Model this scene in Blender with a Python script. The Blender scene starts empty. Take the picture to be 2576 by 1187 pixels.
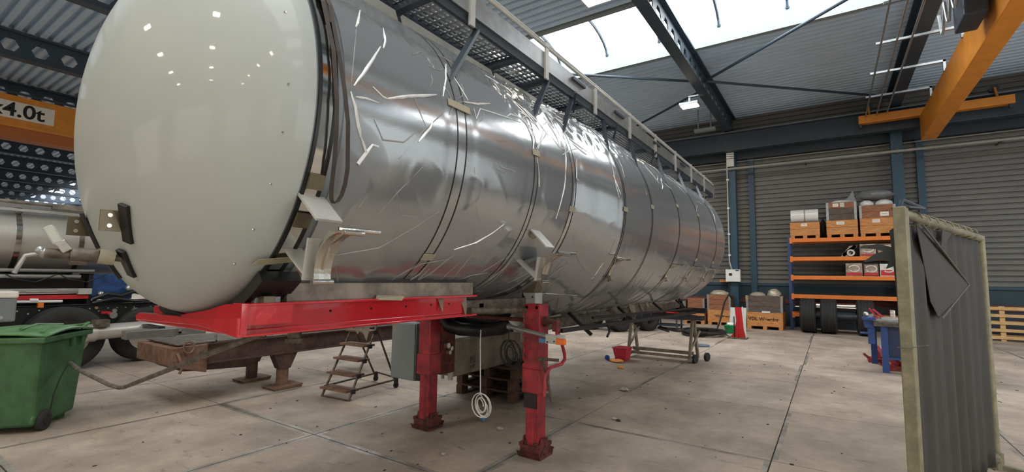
import bpy, bmesh, math, random
from mathutils import Vector, Matrix
random.seed(7)
PI = math.pi
SC = bpy.context.scene
COL = SC.collection
R = math.radians

# ------------------------------------------------------------------ camera
cam_d = bpy.data.cameras.new('camera')
cam = bpy.data.objects.new('camera', cam_d)
COL.objects.link(cam)
SC.camera = cam
yaw, pitch, roll = R(33.9), R(5.0), R(0.75)
fw = Vector((math.cos(yaw)*math.cos(pitch), math.sin(yaw)*math.cos(pitch), math.sin(pitch)))
rt = Vector((math.sin(yaw), -math.cos(yaw), 0))
up = rt.cross(fw)
rt2 = rt*math.cos(roll) + up*math.sin(roll)
up2 = up*math.cos(roll) - rt*math.sin(roll)
cam.matrix_world = Matrix(((rt2.x, up2.x, -fw.x, 0), (rt2.y, up2.y, -fw.y, 0), (rt2.z, up2.z, -fw.z, 1.65), (0, 0, 0, 1)))
cam_d.sensor_fit = 'HORIZONTAL'
cam_d.sensor_width = 36
cam_d.lens = 36*1192/2576
cam_d.clip_start = 0.05
cam_d.clip_end = 300

# ------------------------------------------------------------------ world, exposure, lights
w = bpy.data.worlds.new('world')
SC.world = w
w.use_nodes = True
w.node_tree.nodes['Background'].inputs[0].default_value = (0.75, 0.85, 1.0, 1)
w.node_tree.nodes['Background'].inputs[1].default_value = 1.0
SC.view_settings.view_transform = 'Standard'
SC.view_settings.look = 'None'
SC.view_settings.exposure = 0.08
SC.view_settings.gamma = 1.0
SC.view_settings.use_curve_mapping = False
SKY_STRENGTH = 7.3          # daylight through the opal rooflight; also scales the added fill strip
FILL_STRENGTH = 1.9         # fill light from the added doors out of view
LAMP_STRENGTH = 110.0        # LED floodlights under the roof

def lin(c):
    return tuple(((v/255)/12.92 if v/255 <= 0.04045 else ((v/255+0.055)/1.055)**2.4) for v in c)

# ------------------------------------------------------------------ materials
def mat(name, rgb, rough=0.6, metal=0.0, var=0.0, scale=6.0, var_rgb=None, bump=0.0, bscale=40.0, coat=0.0, emit=None, alpha=1.0, stretch=None, spec=0.5, detail=5.0, rough_var=0.0):
    m = bpy.data.materials.new(name)
    m.use_nodes = True
    nt = m.node_tree
    p = nt.nodes['Principled BSDF']
    base = lin(rgb)
    p.inputs['Base Color'].default_value = (*base, 1)
    p.inputs['Roughness'].default_value = rough
    p.inputs['Metallic'].default_value = metal
    p.inputs['Specular IOR Level'].default_value = spec
    if coat:
        p.inputs['Coat Weight'].default_value = coat
        p.inputs['Coat Roughness'].default_value = 0.04
    if alpha < 1:
        p.inputs['Alpha'].default_value = alpha
    if emit:
        p.inputs['Emission Color'].default_value = (*emit[0], 1)
        p.inputs['Emission Strength'].default_value = emit[1]
    tc = nt.nodes.new('ShaderNodeTexCoord')
    src = tc.outputs['Object']
    if stretch:
        mp = nt.nodes.new('ShaderNodeMapping')
        mp.inputs['Scale'].default_value = stretch
        nt.links.new(src, mp.inputs[0])
        src = mp.outputs[0]
    if var:
        n = nt.nodes.new('ShaderNodeTexNoise')
        n.inputs['Scale'].default_value = scale
        n.inputs['Detail'].default_value = detail
        n.inputs['Roughness'].default_value = 0.65
        nt.links.new(src, n.inputs['Vector'])
        cr = nt.nodes.new('ShaderNodeValToRGB')
        v2 = lin(var_rgb) if var_rgb else tuple(c*(1-var) for c in base)
        cr.color_ramp.elements[0].position = 0.38
        cr.color_ramp.elements[1].position = 0.62
        cr.color_ramp.elements[0].color = (*v2, 1)
        cr.color_ramp.elements[1].color = (*base, 1)
        nt.links.new(n.outputs['Fac'], cr.inputs[0])
        nt.links.new(cr.outputs[0], p.inputs['Base Color'])
        if rough_var:
            mr = nt.nodes.new('ShaderNodeMapRange')
            mr.inputs[3].default_value = rough
            mr.inputs[4].default_value = min(1, rough+rough_var)
            nt.links.new(n.outputs['Fac'], mr.inputs[0])
            nt.links.new(mr.outputs[0], p.inputs['Roughness'])
    if bump:
        n2 = nt.nodes.new('ShaderNodeTexNoise')
        n2.inputs['Scale'].default_value = bscale
        n2.inputs['Detail'].default_value = 4
        nt.links.new(src, n2.inputs['Vector'])
        b = nt.nodes.new('ShaderNodeBump')
        b.inputs['Strength'].default_value = bump
        b.inputs['Distance'].default_value = 0.02
        nt.links.new(n2.outputs['Fac'], b.inputs['Height'])
        nt.links.new(b.outputs[0], p.inputs['Normal'])
    return m

M = {}
M['concrete'] = mat('concrete', (178, 162, 146), 0.62, var=0.3, scale=1.1, var_rgb=(146, 132, 118), bump=0.35, bscale=26, detail=9, rough_var=0.2)
def stain(m, scale, amt, lo, hi, stretch=(1, 1, 1), dist=0.0):
    # multiply the base colour by a second layer of worn, dirty patches
    nt = m.node_tree; p = nt.nodes['Principled BSDF']
    src = p.inputs['Base Color'].links[0].from_socket
    tc = nt.nodes.new('ShaderNodeTexCoord'); mp = nt.nodes.new('ShaderNodeMapping'); mp.inputs['Scale'].default_value = stretch
    nt.links.new(tc.outputs['Object'], mp.inputs[0])
    n = nt.nodes.new('ShaderNodeTexNoise'); n.inputs['Scale'].default_value = scale; n.inputs['Detail'].default_value = 8; n.inputs['Roughness'].default_value = 0.7; n.inputs['Distortion'].default_value = dist
    nt.links.new(mp.outputs[0], n.inputs['Vector'])
    r = nt.nodes.new('ShaderNodeMapRange'); r.inputs[1].default_value = lo; r.inputs[2].default_value = hi; r.inputs[3].default_value = 1-amt; r.inputs[4].default_value = 1.0
    nt.links.new(n.outputs['Fac'], r.inputs[0])
    mx = nt.nodes.new('ShaderNodeVectorMath'); mx.operation = 'SCALE'
    nt.links.new(src, mx.inputs[0]); nt.links.new(r.outputs[0], mx.inputs['Scale'])
    nt.links.new(mx.outputs[0], p.inputs['Base Color'])
stain(M['concrete'], 9.0, .45, .30, .42, (1, .35, 1), .4)
stain(M['concrete'], 0.7, .22, .38, .56)
stain(M['concrete'], 60.0, .30, .30, .40)
M['joint_steel'] = mat('joint_steel', (168, 160, 150), 0.5, 0.4, var=0.3, scale=3, var_rgb=(120, 112, 103))
M['joint_dark'] = mat('joint_dark', (48, 43, 40), 0.9)
M['cladding'] = mat('cladding', (112, 110, 104), 0.55, 0.0, var=0.12, scale=2)
M['deck'] = mat('deck', (202, 222, 240), 0.5, 0.0, var=0.06, scale=1)
M['blue_steel'] = mat('blue_steel', (44, 74, 92), 0.5, var=0.2, scale=3, bump=0.05)
M['dark_steel'] = mat('dark_steel', (52, 62, 72), 0.5, var=0.2, scale=3)
M['girder'] = mat('girder', (56, 70, 82), 0.5, var=0.15, scale=3)
M['plinth'] = mat('plinth', (40, 62, 72), 0.6, var=0.2, scale=2)
M['brick_red'] = mat('brick_red', (110, 62, 54), 0.8, var=0.3, scale=8)
M['galv'] = mat('galv', (165, 168, 168), 0.35, 0.7, var=0.2, scale=10)
M['curb'] = mat('curb', (132, 142, 140), 0.6)
M['sky_pane'] = mat('sky_pane', (240, 245, 250), 0.4, emit=((0.93, 0.97, 1.0), SKY_STRENGTH))
M['fill_sky_pane'] = mat('fill_sky_pane', (240, 245, 250), 0.4, emit=((0.93, 0.97, 1.0), SKY_STRENGTH*.72))
M['fill_soft'] = mat('fill_soft', (225, 235, 240), 0.5, emit=((0.85, 0.95, 1.0), 0.55))
M['fill_bright'] = mat('fill_bright', (235, 238, 238), 0.5, emit=((1.0, 0.97, 0.92), FILL_STRENGTH*2.2))
M['fill_pane'] = mat('fill_pane', (235, 238, 238), 0.5, emit=((1.0, 0.96, 0.90), FILL_STRENGTH))
M['lamp_led'] = mat('lamp_led', (255, 240, 200), 0.4, emit=((1.0, 0.86, 0.62), LAMP_STRENGTH))
M['orange_crane'] = mat('orange_crane', (224, 142, 44), 0.45, var=0.15, scale=3)
M['orange_rack'] = mat('orange_rack', (228, 122, 46), 0.45, var=0.12, scale=5)
M['blue_rack'] = mat('blue_rack', (48, 66, 104), 0.5, var=0.2, scale=6)
M['label_white'] = mat('label_white', (228, 222, 208), 0.6, var=0.08, scale=12)
M['ink'] = mat('ink', (28, 26, 26), 0.7)
M['head_paint'] = mat('head_paint', (168, 174, 171), 0.5, coat=0.2, var=0.04, scale=2, spec=0.15)
M['rubber'] = mat('rubber', (38, 37, 36), 0.75, var=0.25, scale=8, bump=0.2, bscale=30)
M['black_edge'] = mat('black_edge', (14, 18, 18), 0.4)
M['black_plastic'] = mat('black_plastic', (24, 24, 25), 0.45, var=0.3, scale=8)
M['chrome'] = mat('chrome', (215, 214, 208), 0.10, 1.0)
M['polished'] = mat('polished', (205, 200, 190), 0.18, 1.0, bump=0.15, bscale=12)
M['alu'] = mat('alu', (168, 168, 164), 0.36, 0.85, var=0.15, scale=8)
M['alu_white'] = mat('alu_white', (186, 186, 180), 0.45, 0.3, var=0.12, scale=6)
M['grey_paint'] = mat('grey_paint', (126, 132, 132), 0.45, 0.2, var=0.08, scale=4)
M['sill'] = mat('sill', (142, 135, 122), 0.6, 0.1, var=0.35, scale=6, var_rgb=(100, 94, 86), detail=8)
M['red_gloss'] = mat('red_gloss', (192, 24, 38), 0.22, coat=0.6, var=0.15, scale=5, bump=0.08, bscale=18)
M['red_worn'] = mat('red_worn', (170, 46, 56), 0.45, var=0.3, scale=7, var_rgb=(118, 32, 38), bump=0.15, bscale=20)
M['red_rust'] = mat('red_rust', (112, 48, 46), 0.75, var=0.5, scale=14, var_rgb=(62, 34, 30), bump=0.4, bscale=30)
M['grease'] = mat('grease', (40, 34, 34), 0.4, var=0.4, scale=12)
M['rust'] = mat('rust', (88, 66, 58), 0.75, var=0.45, scale=7, var_rgb=(66, 46, 42), bump=0.25, bscale=30)
M['rust_light'] = mat('rust_light', (124, 96, 78), 0.75, var=0.35, scale=9, var_rgb=(98, 66, 52), bump=0.2, bscale=30)
M['dirty_steel'] = mat('dirty_steel', (112, 104, 92), 0.55, 0.3, var=0.4, scale=12, var_rgb=(70, 62, 54))
M['bin_green'] = mat('bin_green', (56, 96, 56), 0.5, var=0.3, scale=4, var_rgb=(40, 74, 44), bump=0.2, bscale=22, detail=9)
M['lid_green'] = mat('lid_green', (88, 124, 78), 0.45, var=0.25, scale=9, var_rgb=(58, 104, 58))
M['wood'] = mat('wood', (208, 146, 84), 0.65, var=0.3, scale=5, var_rgb=(176, 112, 60), stretch=(1.2, 1.2, 9), bump=0.15)
M['wood_brown'] = mat('wood_brown', (160, 104, 72), 0.7, var=0.3, scale=5, var_rgb=(120, 76, 54), stretch=(1.2, 1.2, 9))
M['wood_grey'] = mat('wood_grey', (104, 88, 78), 0.8, var=0.3, scale=5, var_rgb=(76, 64, 58), stretch=(1.2, 1.2, 9))
M['wood_pale'] = mat('wood_pale', (216, 178, 122), 0.65, var=0.2, scale=5, var_rgb=(190, 150, 98), stretch=(1.2, 1.2, 9))
M['wood_dark'] = mat('wood_dark', (86, 60, 46), 0.8, var=0.35, scale=6, var_rgb=(58, 42, 34))
M['foil_white'] = mat('foil_white', (222, 220, 214), 0.25, coat=0.4, bump=0.5, bscale=9)
M['foil_grey'] = mat('foil_grey', (112, 112, 114), 0.3, coat=0.3, bump=0.5, bscale=7)
M['foil_beige'] = mat('foil_beige', (168, 156, 134), 0.3, coat=0.4, bump=0.6, bscale=9)
M['cardboard'] = mat('cardboard', (178, 160, 140), 0.7, var=0.35, scale=7, var_rgb=(120, 104, 92), bump=0.2)
M['box_white'] = mat('box_white', (224, 220, 214), 0.6, var=0.15, scale=6)
M['red_plain'] = mat('red_plain', (196, 36, 40), 0.4, var=0.15, scale=6)
M['beige_box'] = mat('beige_box', (140, 130, 112), 0.6, 0.1, var=0.3, scale=5, var_rgb=(112, 102, 88), bump=0.1)
M['blue_paint'] = mat('blue_paint', (44, 76, 140), 0.45, var=0.25, scale=6)
M['blue_dark'] = mat('blue_dark', (36, 48, 82), 0.5, var=0.2, scale=6)
M['blue_tarp'] = mat('blue_tarp', (36, 78, 134), 0.5, var=0.35, scale=5, var_rgb=(22, 46, 84), bump=0.5, bscale=10)
M['green_plain'] = mat('green_plain', (28, 132, 72), 0.4)
M['pink_red'] = mat('pink_red', (186, 42, 62), 0.45, var=0.1, scale=5)
M['white_plain'] = mat('white_plain', (226, 226, 222), 0.45)
M['blue_cap'] = mat('blue_cap', (40, 62, 150), 0.4)
M['amber'] = mat('amber', (232, 112, 28), 0.25, coat=0.4)
M['blue_lens'] = mat('blue_lens', (78, 132, 178), 0.25, coat=0.4)
M['orange_rag'] = mat('orange_rag', (226, 152, 78), 0.9)
M['curtain'] = mat('curtain', (56, 54, 51), 0.7, var=0.18, scale=5, bump=0.1, bscale=60)
M['hem'] = mat('hem', (96, 92, 86), 0.7)
M['screen_frame'] = mat('screen_frame', (138, 132, 106), 0.5, 0.1, var=0.25, scale=9, var_rgb=(112, 108, 86), bump=0.1)
M['glove'] = mat('glove', (44, 47, 46), 0.7)
M['tape'] = mat('tape', (158, 152, 130), 0.6, var=0.15, scale=14)
M['strap'] = mat('strap', (62, 54, 50), 0.75, var=0.25, scale=12)
M['dark_hole'] = mat('dark_hole', (22, 20, 20), 0.9)
M['yellow_line'] = mat('yellow_line', (170, 140, 96), 0.7, var=0.4, scale=6, var_rgb=(132, 116, 100))
M['plaster'] = mat('plaster', (150, 148, 140), 0.8, var=0.1, scale=1)
M['glass'] = mat('glass', (190, 196, 186), 0.12, coat=0.5, alpha=0.55)
M['olive_plate'] = mat('olive_plate', (112, 104, 84), 0.45, 0.4, var=0.2, scale=10)
M['zinc'] = mat('zinc', (196, 194, 186), 0.3, 0.8, var=0.2, scale=14)
M['alu_clad'] = mat('alu_clad', (196, 192, 184), 0.35, 0.45, var=0.08, scale=3, bump=0.05, bscale=4)
M['debris'] = mat('debris', (196, 190, 180), 0.7, var=0.4, scale=30)
M['dirt'] = mat('dirt', (58, 50, 46), 0.9)

# tank skin: brushed aluminium under a stretched plastic film
def tank_skin():
    m = bpy.data.materials.new('tank_skin'); m.use_nodes = True
    nt = m.node_tree; p = nt.nodes['Principled BSDF']
    p.inputs['Base Color'].default_value = (*lin((140, 147, 150)), 1)
    p.inputs['Metallic'].default_value = 0.8
    p.inputs['Roughness'].default_value = 0.22
    tc = nt.nodes.new('ShaderNodeTexCoord')
    n = nt.nodes.new('ShaderNodeTexNoise'); n.inputs['Scale'].default_value = 1.4; n.inputs['Detail'].default_value = 5
    nt.links.new(tc.outputs['Object'], n.inputs['Vector'])
    mr = nt.nodes.new('ShaderNodeMapRange'); mr.inputs[3].default_value = 0.46; mr.inputs[4].default_value = 0.56
    nt.links.new(n.outputs['Fac'], mr.inputs[0]); nt.links.new(mr.outputs[0], p.inputs['Roughness'])
    return m
M['tank_skin'] = tank_skin()

def film():
    m = bpy.data.materials.new('clear_film'); m.use_nodes = True
    nt = m.node_tree
    for n in list(nt.nodes): nt.nodes.remove(n)
    out = nt.nodes.new('ShaderNodeOutputMaterial')
    tr = nt.nodes.new('ShaderNodeBsdfTransparent'); tr.inputs[0].default_value = (0.93, 0.93, 0.93, 1)
    gl = nt.nodes.new('ShaderNodeBsdfGlossy'); gl.inputs[0].default_value = (0.95, 0.95, 0.95, 1); gl.inputs[1].default_value = 0.16
    df = nt.nodes.new('ShaderNodeBsdfDiffuse'); df.inputs[0].default_value = (0.29, 0.305, 0.315, 1)
    lw = nt.nodes.new('ShaderNodeLayerWeight'); lw.inputs[0].default_value = 0.35
    mr = nt.nodes.new('ShaderNodeMapRange'); mr.inputs[3].default_value = 0.03; mr.inputs[4].default_value = 0.36
    nt.links.new(lw.outputs['Fresnel'], mr.inputs[0])
    tc = nt.nodes.new('ShaderNodeTexCoord')
    n = nt.nodes.new('ShaderNodeTexNoise'); n.inputs['Scale'].default_value = 3.2; n.inputs['Detail'].default_value = 6; n.inputs['Roughness'].default_value = 0.6
    n.inputs['Distortion'].default_value = 1.2
    nt.links.new(tc.outputs['Object'], n.inputs['Vector'])
    b = nt.nodes.new('ShaderNodeBump'); b.inputs['Strength'].default_value = 0.05; b.inputs['Distance'].default_value = 0.02
    nt.links.new(n.outputs['Fac'], b.inputs['Height']); nt.links.new(b.outputs[0], gl.inputs['Normal'])
    mx0 = nt.nodes.new('ShaderNodeMixShader'); mx0.inputs[0].default_value = 0.5
    nt.links.new(tr.outputs[0], mx0.inputs[1]); nt.links.new(df.outputs[0], mx0.inputs[2])
    mx = nt.nodes.new('ShaderNodeMixShader')
    nt.links.new(mr.outputs[0], mx.inputs[0]); nt.links.new(mx0.outputs[0], mx.inputs[1]); nt.links.new(gl.outputs[0], mx.inputs[2])
    nt.links.new(mx.outputs[0], out.inputs[0])
    return m
M['film'] = film()
M['fold'] = mat('film_fold_glint', (232, 234, 234), 0.15, 0.0, coat=0.5)  # white base paints rooflight glints onto the clear folds
M['fold_soft'] = mat('film_fold_soft', (168, 167, 162), 0.3, 0.0, coat=0.3, alpha=0.55)
M['film_loose'] = mat('film_loose', (150, 139, 124), 0.4, coat=0.2, alpha=0.7)
M['trestle_grey'] = mat('trestle_grey', (142, 133, 112), 0.55, var=0.3, scale=10, var_rgb=(104, 97, 82))
M['pipe_grey'] = mat('pipe_grey', (158, 155, 146), 0.5, var=0.2, scale=4)
M['disc_blue'] = mat('disc_blue', (92, 106, 126), 0.5)

# ------------------------------------------------------------------ geometry collector
def frame(d):
    d = d.normalized()
    a = Vector((0, 0, 1)) if abs(d.z) < 0.9 else Vector((1, 0, 0))
    u = d.cross(a).normalized(); v = d.cross(u).normalized()
    return u, v

class G:
    def __init__(s):
        s.bm = bmesh.new(); s.mi = 0
    def face(s, vs):
        try:
            f = s.bm.faces.new(vs); f.material_index = s.mi; return f
        except ValueError:
            return None
    def poly(s, pts):
        s.face([s.bm.verts.new(p) for p in pts]); return s
    def hexa(s, p):       # 8 corners: bottom 4 ccw, top 4 ccw
        v = [s.bm.verts.new(q) for q in p]
        for f in ((3, 2, 1, 0), (4, 5, 6, 7), (0, 1, 5, 4), (1, 2, 6, 5), (2, 3, 7, 6), (3, 0, 4, 7)):
            s.face([v[i] for i in f])
        return s
    def box(s, x0, x1, y0, y1, z0, z1, m=None):
        p = [(x0, y0, z0), (x1, y0, z0), (x1, y1, z0), (x0, y1, z0), (x0, y0, z1), (x1, y0, z1), (x1, y1, z1), (x0, y1, z1)]
        if m is not None: p = [m @ Vector(q) for q in p]
        return s.hexa(p)
    def bar(s, a, b, wd, ht, upv=(0, 0, 1)):     # rectangular bar from a to b
        a, b = Vector(a), Vector(b); d = (b-a).normalized(); u = Vector(upv)
        sd = d.cross(u)
        if sd.length < 1e-4: sd = d.cross(Vector((1, 0, 0)))
        sd.normalize(); u = sd.cross(d).normalized()
        sd = sd*wd/2; u = u*ht/2
        return s.hexa([a-sd-u, a+sd-u, b+sd-u, b-sd-u, a-sd+u, a+sd+u, b+sd+u, b-sd+u])
    def rings(s, rs, cap=True, closed=False):
        vr = [[s.bm.verts.new(p) for p in r] for r in rs]
        n = len(vr[0])
        for i in range(len(vr)-(0 if closed else 1)):
            A, B = vr[i], vr[(i+1) % len(vr)]
            for k in range(n):
                s.face([A[k], A[(k+1) % n], B[(k+1) % n], B[k]])
        if cap and not closed:
            s.face(vr[0][::-1]); s.face(vr[-1])
        return s
    def cyl(s, a, b, r0, r1=None, n=12, cap=True):
        a, b = Vector(a), Vector(b); r1 = r0 if r1 is None else r1
        u, v = frame(b-a)
        c = [(math.cos(2*PI*k/n), math.sin(2*PI*k/n)) for k in range(n)]
        return s.rings([[a+(u*x+v*y)*r0 for x, y in c], [b+(u*x+v*y)*r1 for x, y in c]], cap)
    def tube(s, pts, r, n=8, cap=True):
        pts = [Vector(p) for p in pts]; rs = []
        u = None
        for i, p in enumerate(pts):
            d = (pts[min(i+1, len(pts)-1)]-pts[max(i-1, 0)]).normalized()
            if u is None: u, v = frame(d)
            else:
                u = (u-d*u.dot(d)); u = u.normalized() if u.length > 1e-5 else frame(d)[0]
                v = d.cross(u)
            rs.append([p+(u*math.cos(2*PI*k/n)+v*math.sin(2*PI*k/n))*r for k in range(n)])
        return s.rings(rs, cap)
    def lathe(s, c, ax, prof, n=24, closed=False):   # prof: (distance along ax, radius)
        c = Vector(c); ax = Vector(ax).normalized(); u, v = frame(ax)
        return s.rings([[c+ax*t+(u*math.cos(2*PI*k/n)+v*math.sin(2*PI*k/n))*max(r, 1e-4) for k in range(n)] for t, r in prof], True, closed)
    def prism(s, pts, ext):
        pts = [Vector(p) for p in pts]; e = Vector(ext)
        a = [s.bm.verts.new(p) for p in pts]; b = [s.bm.verts.new(p+e) for p in pts]
        s.face(a[::-1]); s.face(b); n = len(a)
        for k in range(n): s.face([a[k], a[(k+1) % n], b[(k+1) % n], b[k]])
        return s
    def grid(s, rows, closed=False):
        v = [[s.bm.verts.new(p) for p in r] for r in rows]
        for i in range(len(v)-1):
            m = len(v[i])
            for k in range(m if closed else m-1):
                s.face([v[i][k], v[i][(k+1) % m], v[i+1][(k+1) % m], v[i+1][k]])
        return s
    def ball(s, c, rx, ry=None, rz=None, n=12, m=8, noise=0):
        ry = ry or rx; rz = rz or rx; c = Vector(c)
        rows = []
        for i in range(m+1):
            t = -PI/2+PI*i/m; q = max(math.cos(t), 0.02)
            rows.append([c+Vector((rx*q*math.cos(2*PI*k/n), ry*q*math.sin(2*PI*k/n), rz*math.sin(t)))*(1+noise*(random.random()-.5)) for k in range(n)])
        return s.rings(rows)

def acc(o):
    v = Vector((0, 0, 0))
    while o is not None:
        v += o.location; o = o.parent
    return v

def mk(name, g, m, parent=None, smooth=False, bevel=0, loc=None, solid=0):
    """link the collected shape as ONE mesh object; vertices are given in the parent's space origin (world while building)"""
    bm = g.bm
    bmesh.ops.recalc_face_normals(bm, faces=bm.faces[:]) if smooth != 'keep' else None
    me = bpy.data.meshes.new(name)
    off = acc(parent) if parent is not None else Vector((0, 0, 0))
    if parent is None and loc is not None: off = Vector(loc)
    bmesh.ops.translate(bm, verts=bm.verts[:], vec=-off)
    bm.to_mesh(me); bm.free()
    ms = m if isinstance(m, (list, tuple)) else [m]
    for x in ms: me.materials.append(M[x] if isinstance(x, str) else x)
    if smooth:
        me.polygons.foreach_set('use_smooth', [True]*len(me.polygons))
        try: me.set_sharp_from_angle(angle=R(38))
        except Exception: pass
    o = bpy.data.objects.new(name, me); COL.objects.link(o)
    if parent is not None: o.parent = parent
    elif loc is not None: o.location = loc
    if bevel:
        b = o.modifiers.new('bevel', 'BEVEL'); b.width = bevel; b.segments = 2; b.limit_method = 'ANGLE'
    if solid:
        b = o.modifiers.new('solid', 'SOLIDIFY'); b.thickness = solid; b.offset = 0
    return o

def tag(o, label, cat, group=None):
    o['label'] = label; o['category'] = cat
    if group: o['group'] = group
    return o
def thing(name, label, cat, loc=(0, 0, 0), group=None):
    o = bpy.data.objects.new(name, None); COL.objects.link(o); o.location = loc; o.empty_display_size = 0.1
    return tag(o, label, cat, group)
def struct(o):
    o['kind'] = 'structure'; return o
def dup(root, loc, rotz=0, label=None, group=None, parent=None):
    r = root.copy(); COL.objects.link(r); r.location = loc
    r.rotation_euler = (0, 0, rotz)
    if parent is not None: r.parent = parent
    if label: r['label'] = label
    if group: r['group'] = group
    for ch in list(root.children):
        c = ch.copy(); COL.objects.link(c); c.parent = r
        for gch in list(ch.children):
            d = gch.copy(); COL.objects.link(d); d.parent = c
    return r
def text(name, body, size, origin, xdir, ydir, m, parent, depth=0.002, bold=0.0, align='LEFT'):
    cu = bpy.data.curves.new(name, 'FONT'); cu.body = body; cu.size = size; cu.extrude = depth; cu.align_x = align
    cu.offset = bold
    tmp = bpy.data.objects.new(name, cu); COL.objects.link(tmp)
    bpy.context.view_layer.update()
    me = bpy.data.meshes.new_from_object(tmp.evaluated_get(bpy.context.evaluated_depsgraph_get()))
    bpy.data.objects.remove(tmp)
    me.materials.clear(); me.materials.append(M[m])
    o = bpy.data.objects.new(name, me); COL.objects.link(o)
    x = Vector(xdir).normalized(); y = Vector(ydir).normalized(); z = x.cross(y)
    mw = Matrix(((x.x, y.x, z.x, origin[0]), (x.y, y.y, z.y, origin[1]), (x.z, y.z, z.z, origin[2]), (0, 0, 0, 1)))
    o.parent = parent
    o.matrix_local = Matrix.Translation(-acc(parent)) @ mw
    return o
# ================================================================== SETTING
X0, X1, Y0, Y1, ZR = -14.0, 20.3, -10.0, 62.0, 8.1
# ---- floor: cast slabs with open joints, some edged with steel angles
fl = struct(mk('floor', G().box(X0, X1, Y0, Y1, -0.3, -0.012), 'joint_dark'))
def slab(x0, x1, y0, y1, dz, edge):
    g = G(); gp = 0.006; e = 0.045
    xa, xb, ya, yb = x0+gp, x1-gp, y0+gp, y1-gp
    g.box(xa+e, xb-e, ya+e, yb-e, -0.012, dz)
    for i, (p, q, r_, s_) in enumerate(((xa, xa+e, ya, yb), (xb-e, xb, ya, yb), (xa+e, xb-e, ya, ya+e), (xa+e, xb-e, yb-e, yb))):
        g.mi = 1 if edge[i] else 0
        g.box(p, q, r_, s_, -0.012, dz)
    g.mi = 0
    mk('slab', g, ['concrete', 'joint_steel'], fl)
SX, SY = 2.02, 2.0
for i in range(-2, 9):
    for j in range(-4, 13):
        x, y = 3.085+i*SX, 0.52+j*SY
        xe = min(x+SX, X1)
        if x >= X1 - .1: continue
        e = [1, 1, 1, 1] if (i in (-2, -1, 0) and j in (0, 1, 2)) else ([0, 0, 1, 1] if (i+j) % 3 == 0 else [0, 0, 0, 0])
        slab(x, xe, y, y+SY, 0.0, e)
xa, ya, yb = 3.085-2*SX, 0.52-4*SY, 0.52+13*SY
for q in ((X0, xa, Y0, Y1), (xa, X1, Y0, ya), (xa, X1, yb, Y1)):
    mk('slab', G().box(q[0]+.006, q[1]-.006, q[2]+.006, q[3]-.006, -0.012, 0.0), 'concrete', fl)
g = G(); g.box(16.6, 17.0, -8, -0.75, 0.0, 0.002)
ln = [(20.2, 2.3), (18.9, 1.1), (16.6, -0.75), (16.5, -0.9), (18.75, 1.0), (20.2, 2.2)]
g = G().prism([(x, y, 0.0) for x, y in ln], (0, 0, 0.003)); mk('marking_line', g, 'yellow_line', fl)

# ---- back wall: horizontal rib cladding, plinth, brick course
def corrug(x, y0, y1, z0, z1, per, dep, sgn):
    pts = []; z = z0
    while z < z1-1e-6:
        for dz, dx in ((0, 0), (per*.06, -dep), (per*.68, -dep), (per*.76, 0)):
            pts.append((x+sgn*dx, min(z+dz, z1)))
        z += per
    pts.append((x, z1))
    return pts
def wall_sheet(name, pl, fn, y0, y1, m, thick):
    g = G(); poly = [fn(y0, a, z) for a, z in pl]
    back = [fn(y0, a+thick, z) for a, z in (pl[-1], pl[0])]
    e = Vector(fn(y1, 0, 0))-Vector(fn(y0, 0, 0))
    pts = [Vector(p) for p in poly+back]
    a = [g.bm.verts.new(p) for p in pts]; b = [g.bm.verts.new(p+e) for p in pts]
    for k in range(len(a)): g.face([a[k], a[(k+1) % len(a)], b[(k+1) % len(a)], b[k]])
    return mk(name, g, m)
wb = struct(wall_sheet('wall_back', corrug(X1, 0, 0, 1.55, ZR, 0.17, 0.055, 1), lambda y, a, z: (a, y, z), Y0, Y1, 'cladding', 0.15))
pl = mk('plinth', G().box(X1-.04, X1+.15, Y0, Y1, 1.0, 1.55), 'plinth', wb)
mk('plinth_rail', G().box(X1-.09, X1-.04, Y0, Y1, 1.47, 1.55), 'blue_steel', wb)
mk('brick_course', G().box(X1-.06, X1+.15, Y0, Y1, 0.82, 1.0), 'brick_red', wb)
mk('footing', G().box(X1-.03, X1+.15, Y0, Y1, 0.0, 0.82), 'dark_steel', wb)
struct(mk('wall_right', G().box(X0, X1, Y0-.2, Y0, 0, ZR), 'cladding'))
struct(mk('wall_left', G().box(X0, X1, Y1, Y1+.2, 0, ZR), 'cladding'))
# front wall and right wall, glowing sectional doors added out of view as fill
wf = struct(mk('wall_front', G().box(X0-.2, X0, Y0, Y1, 0, ZR+.4), 'plaster'))
def add_fill_door(name, o, u, wd, ht, n, pm='fill_pane'):
    d = struct(mk(name, G().box(*sorted((o[0]-n[0]*.0, o[0]+u[0]*wd+n[0]*.06)), *sorted((o[1], o[1]+u[1]*wd+n[1]*.06)), 0, ht), 'alu_white'))
    k = int(wd/1.5)
    for i in range(k):
        for j in range(4):
            a, b = (i+.04)*wd/k, (i+.96)*wd/k; za, zb = .5+j*(ht-.6)/4, .5+(j+.93)*(ht-.6)/4
            xs_ = sorted((o[0]+u[0]*a+n[0]*.06, o[0]+u[0]*b+n[0]*.08)); ys_ = sorted((o[1]+u[1]*a+n[1]*.06, o[1]+u[1]*b+n[1]*.08))
            mk('pane', G().box(*xs_, *ys_, za, zb), pm, d)
add_fill_door('fill_door_1', (X0, -6.0), (0, 1), 6.0, 5.2, (1, 0))
add_fill_door('fill_door_2', (X0, 3.0), (0, 1), 6.0, 5.2, (1, 0))
add_fill_door('fill_door_3', (X0, 12.0), (0, 1), 6.0, 5.2, (1, 0))
add_fill_door('fill_door_4', (-12.0, Y0), (1, 0), 6.0, 5.2, (0, 1))
add_fill_door('fill_door_5', (0.0, Y0), (1, 0), 7.5, 5.2, (0, 1), 'fill_bright')  # added out of view to lift the floor beside the tanker
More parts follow.
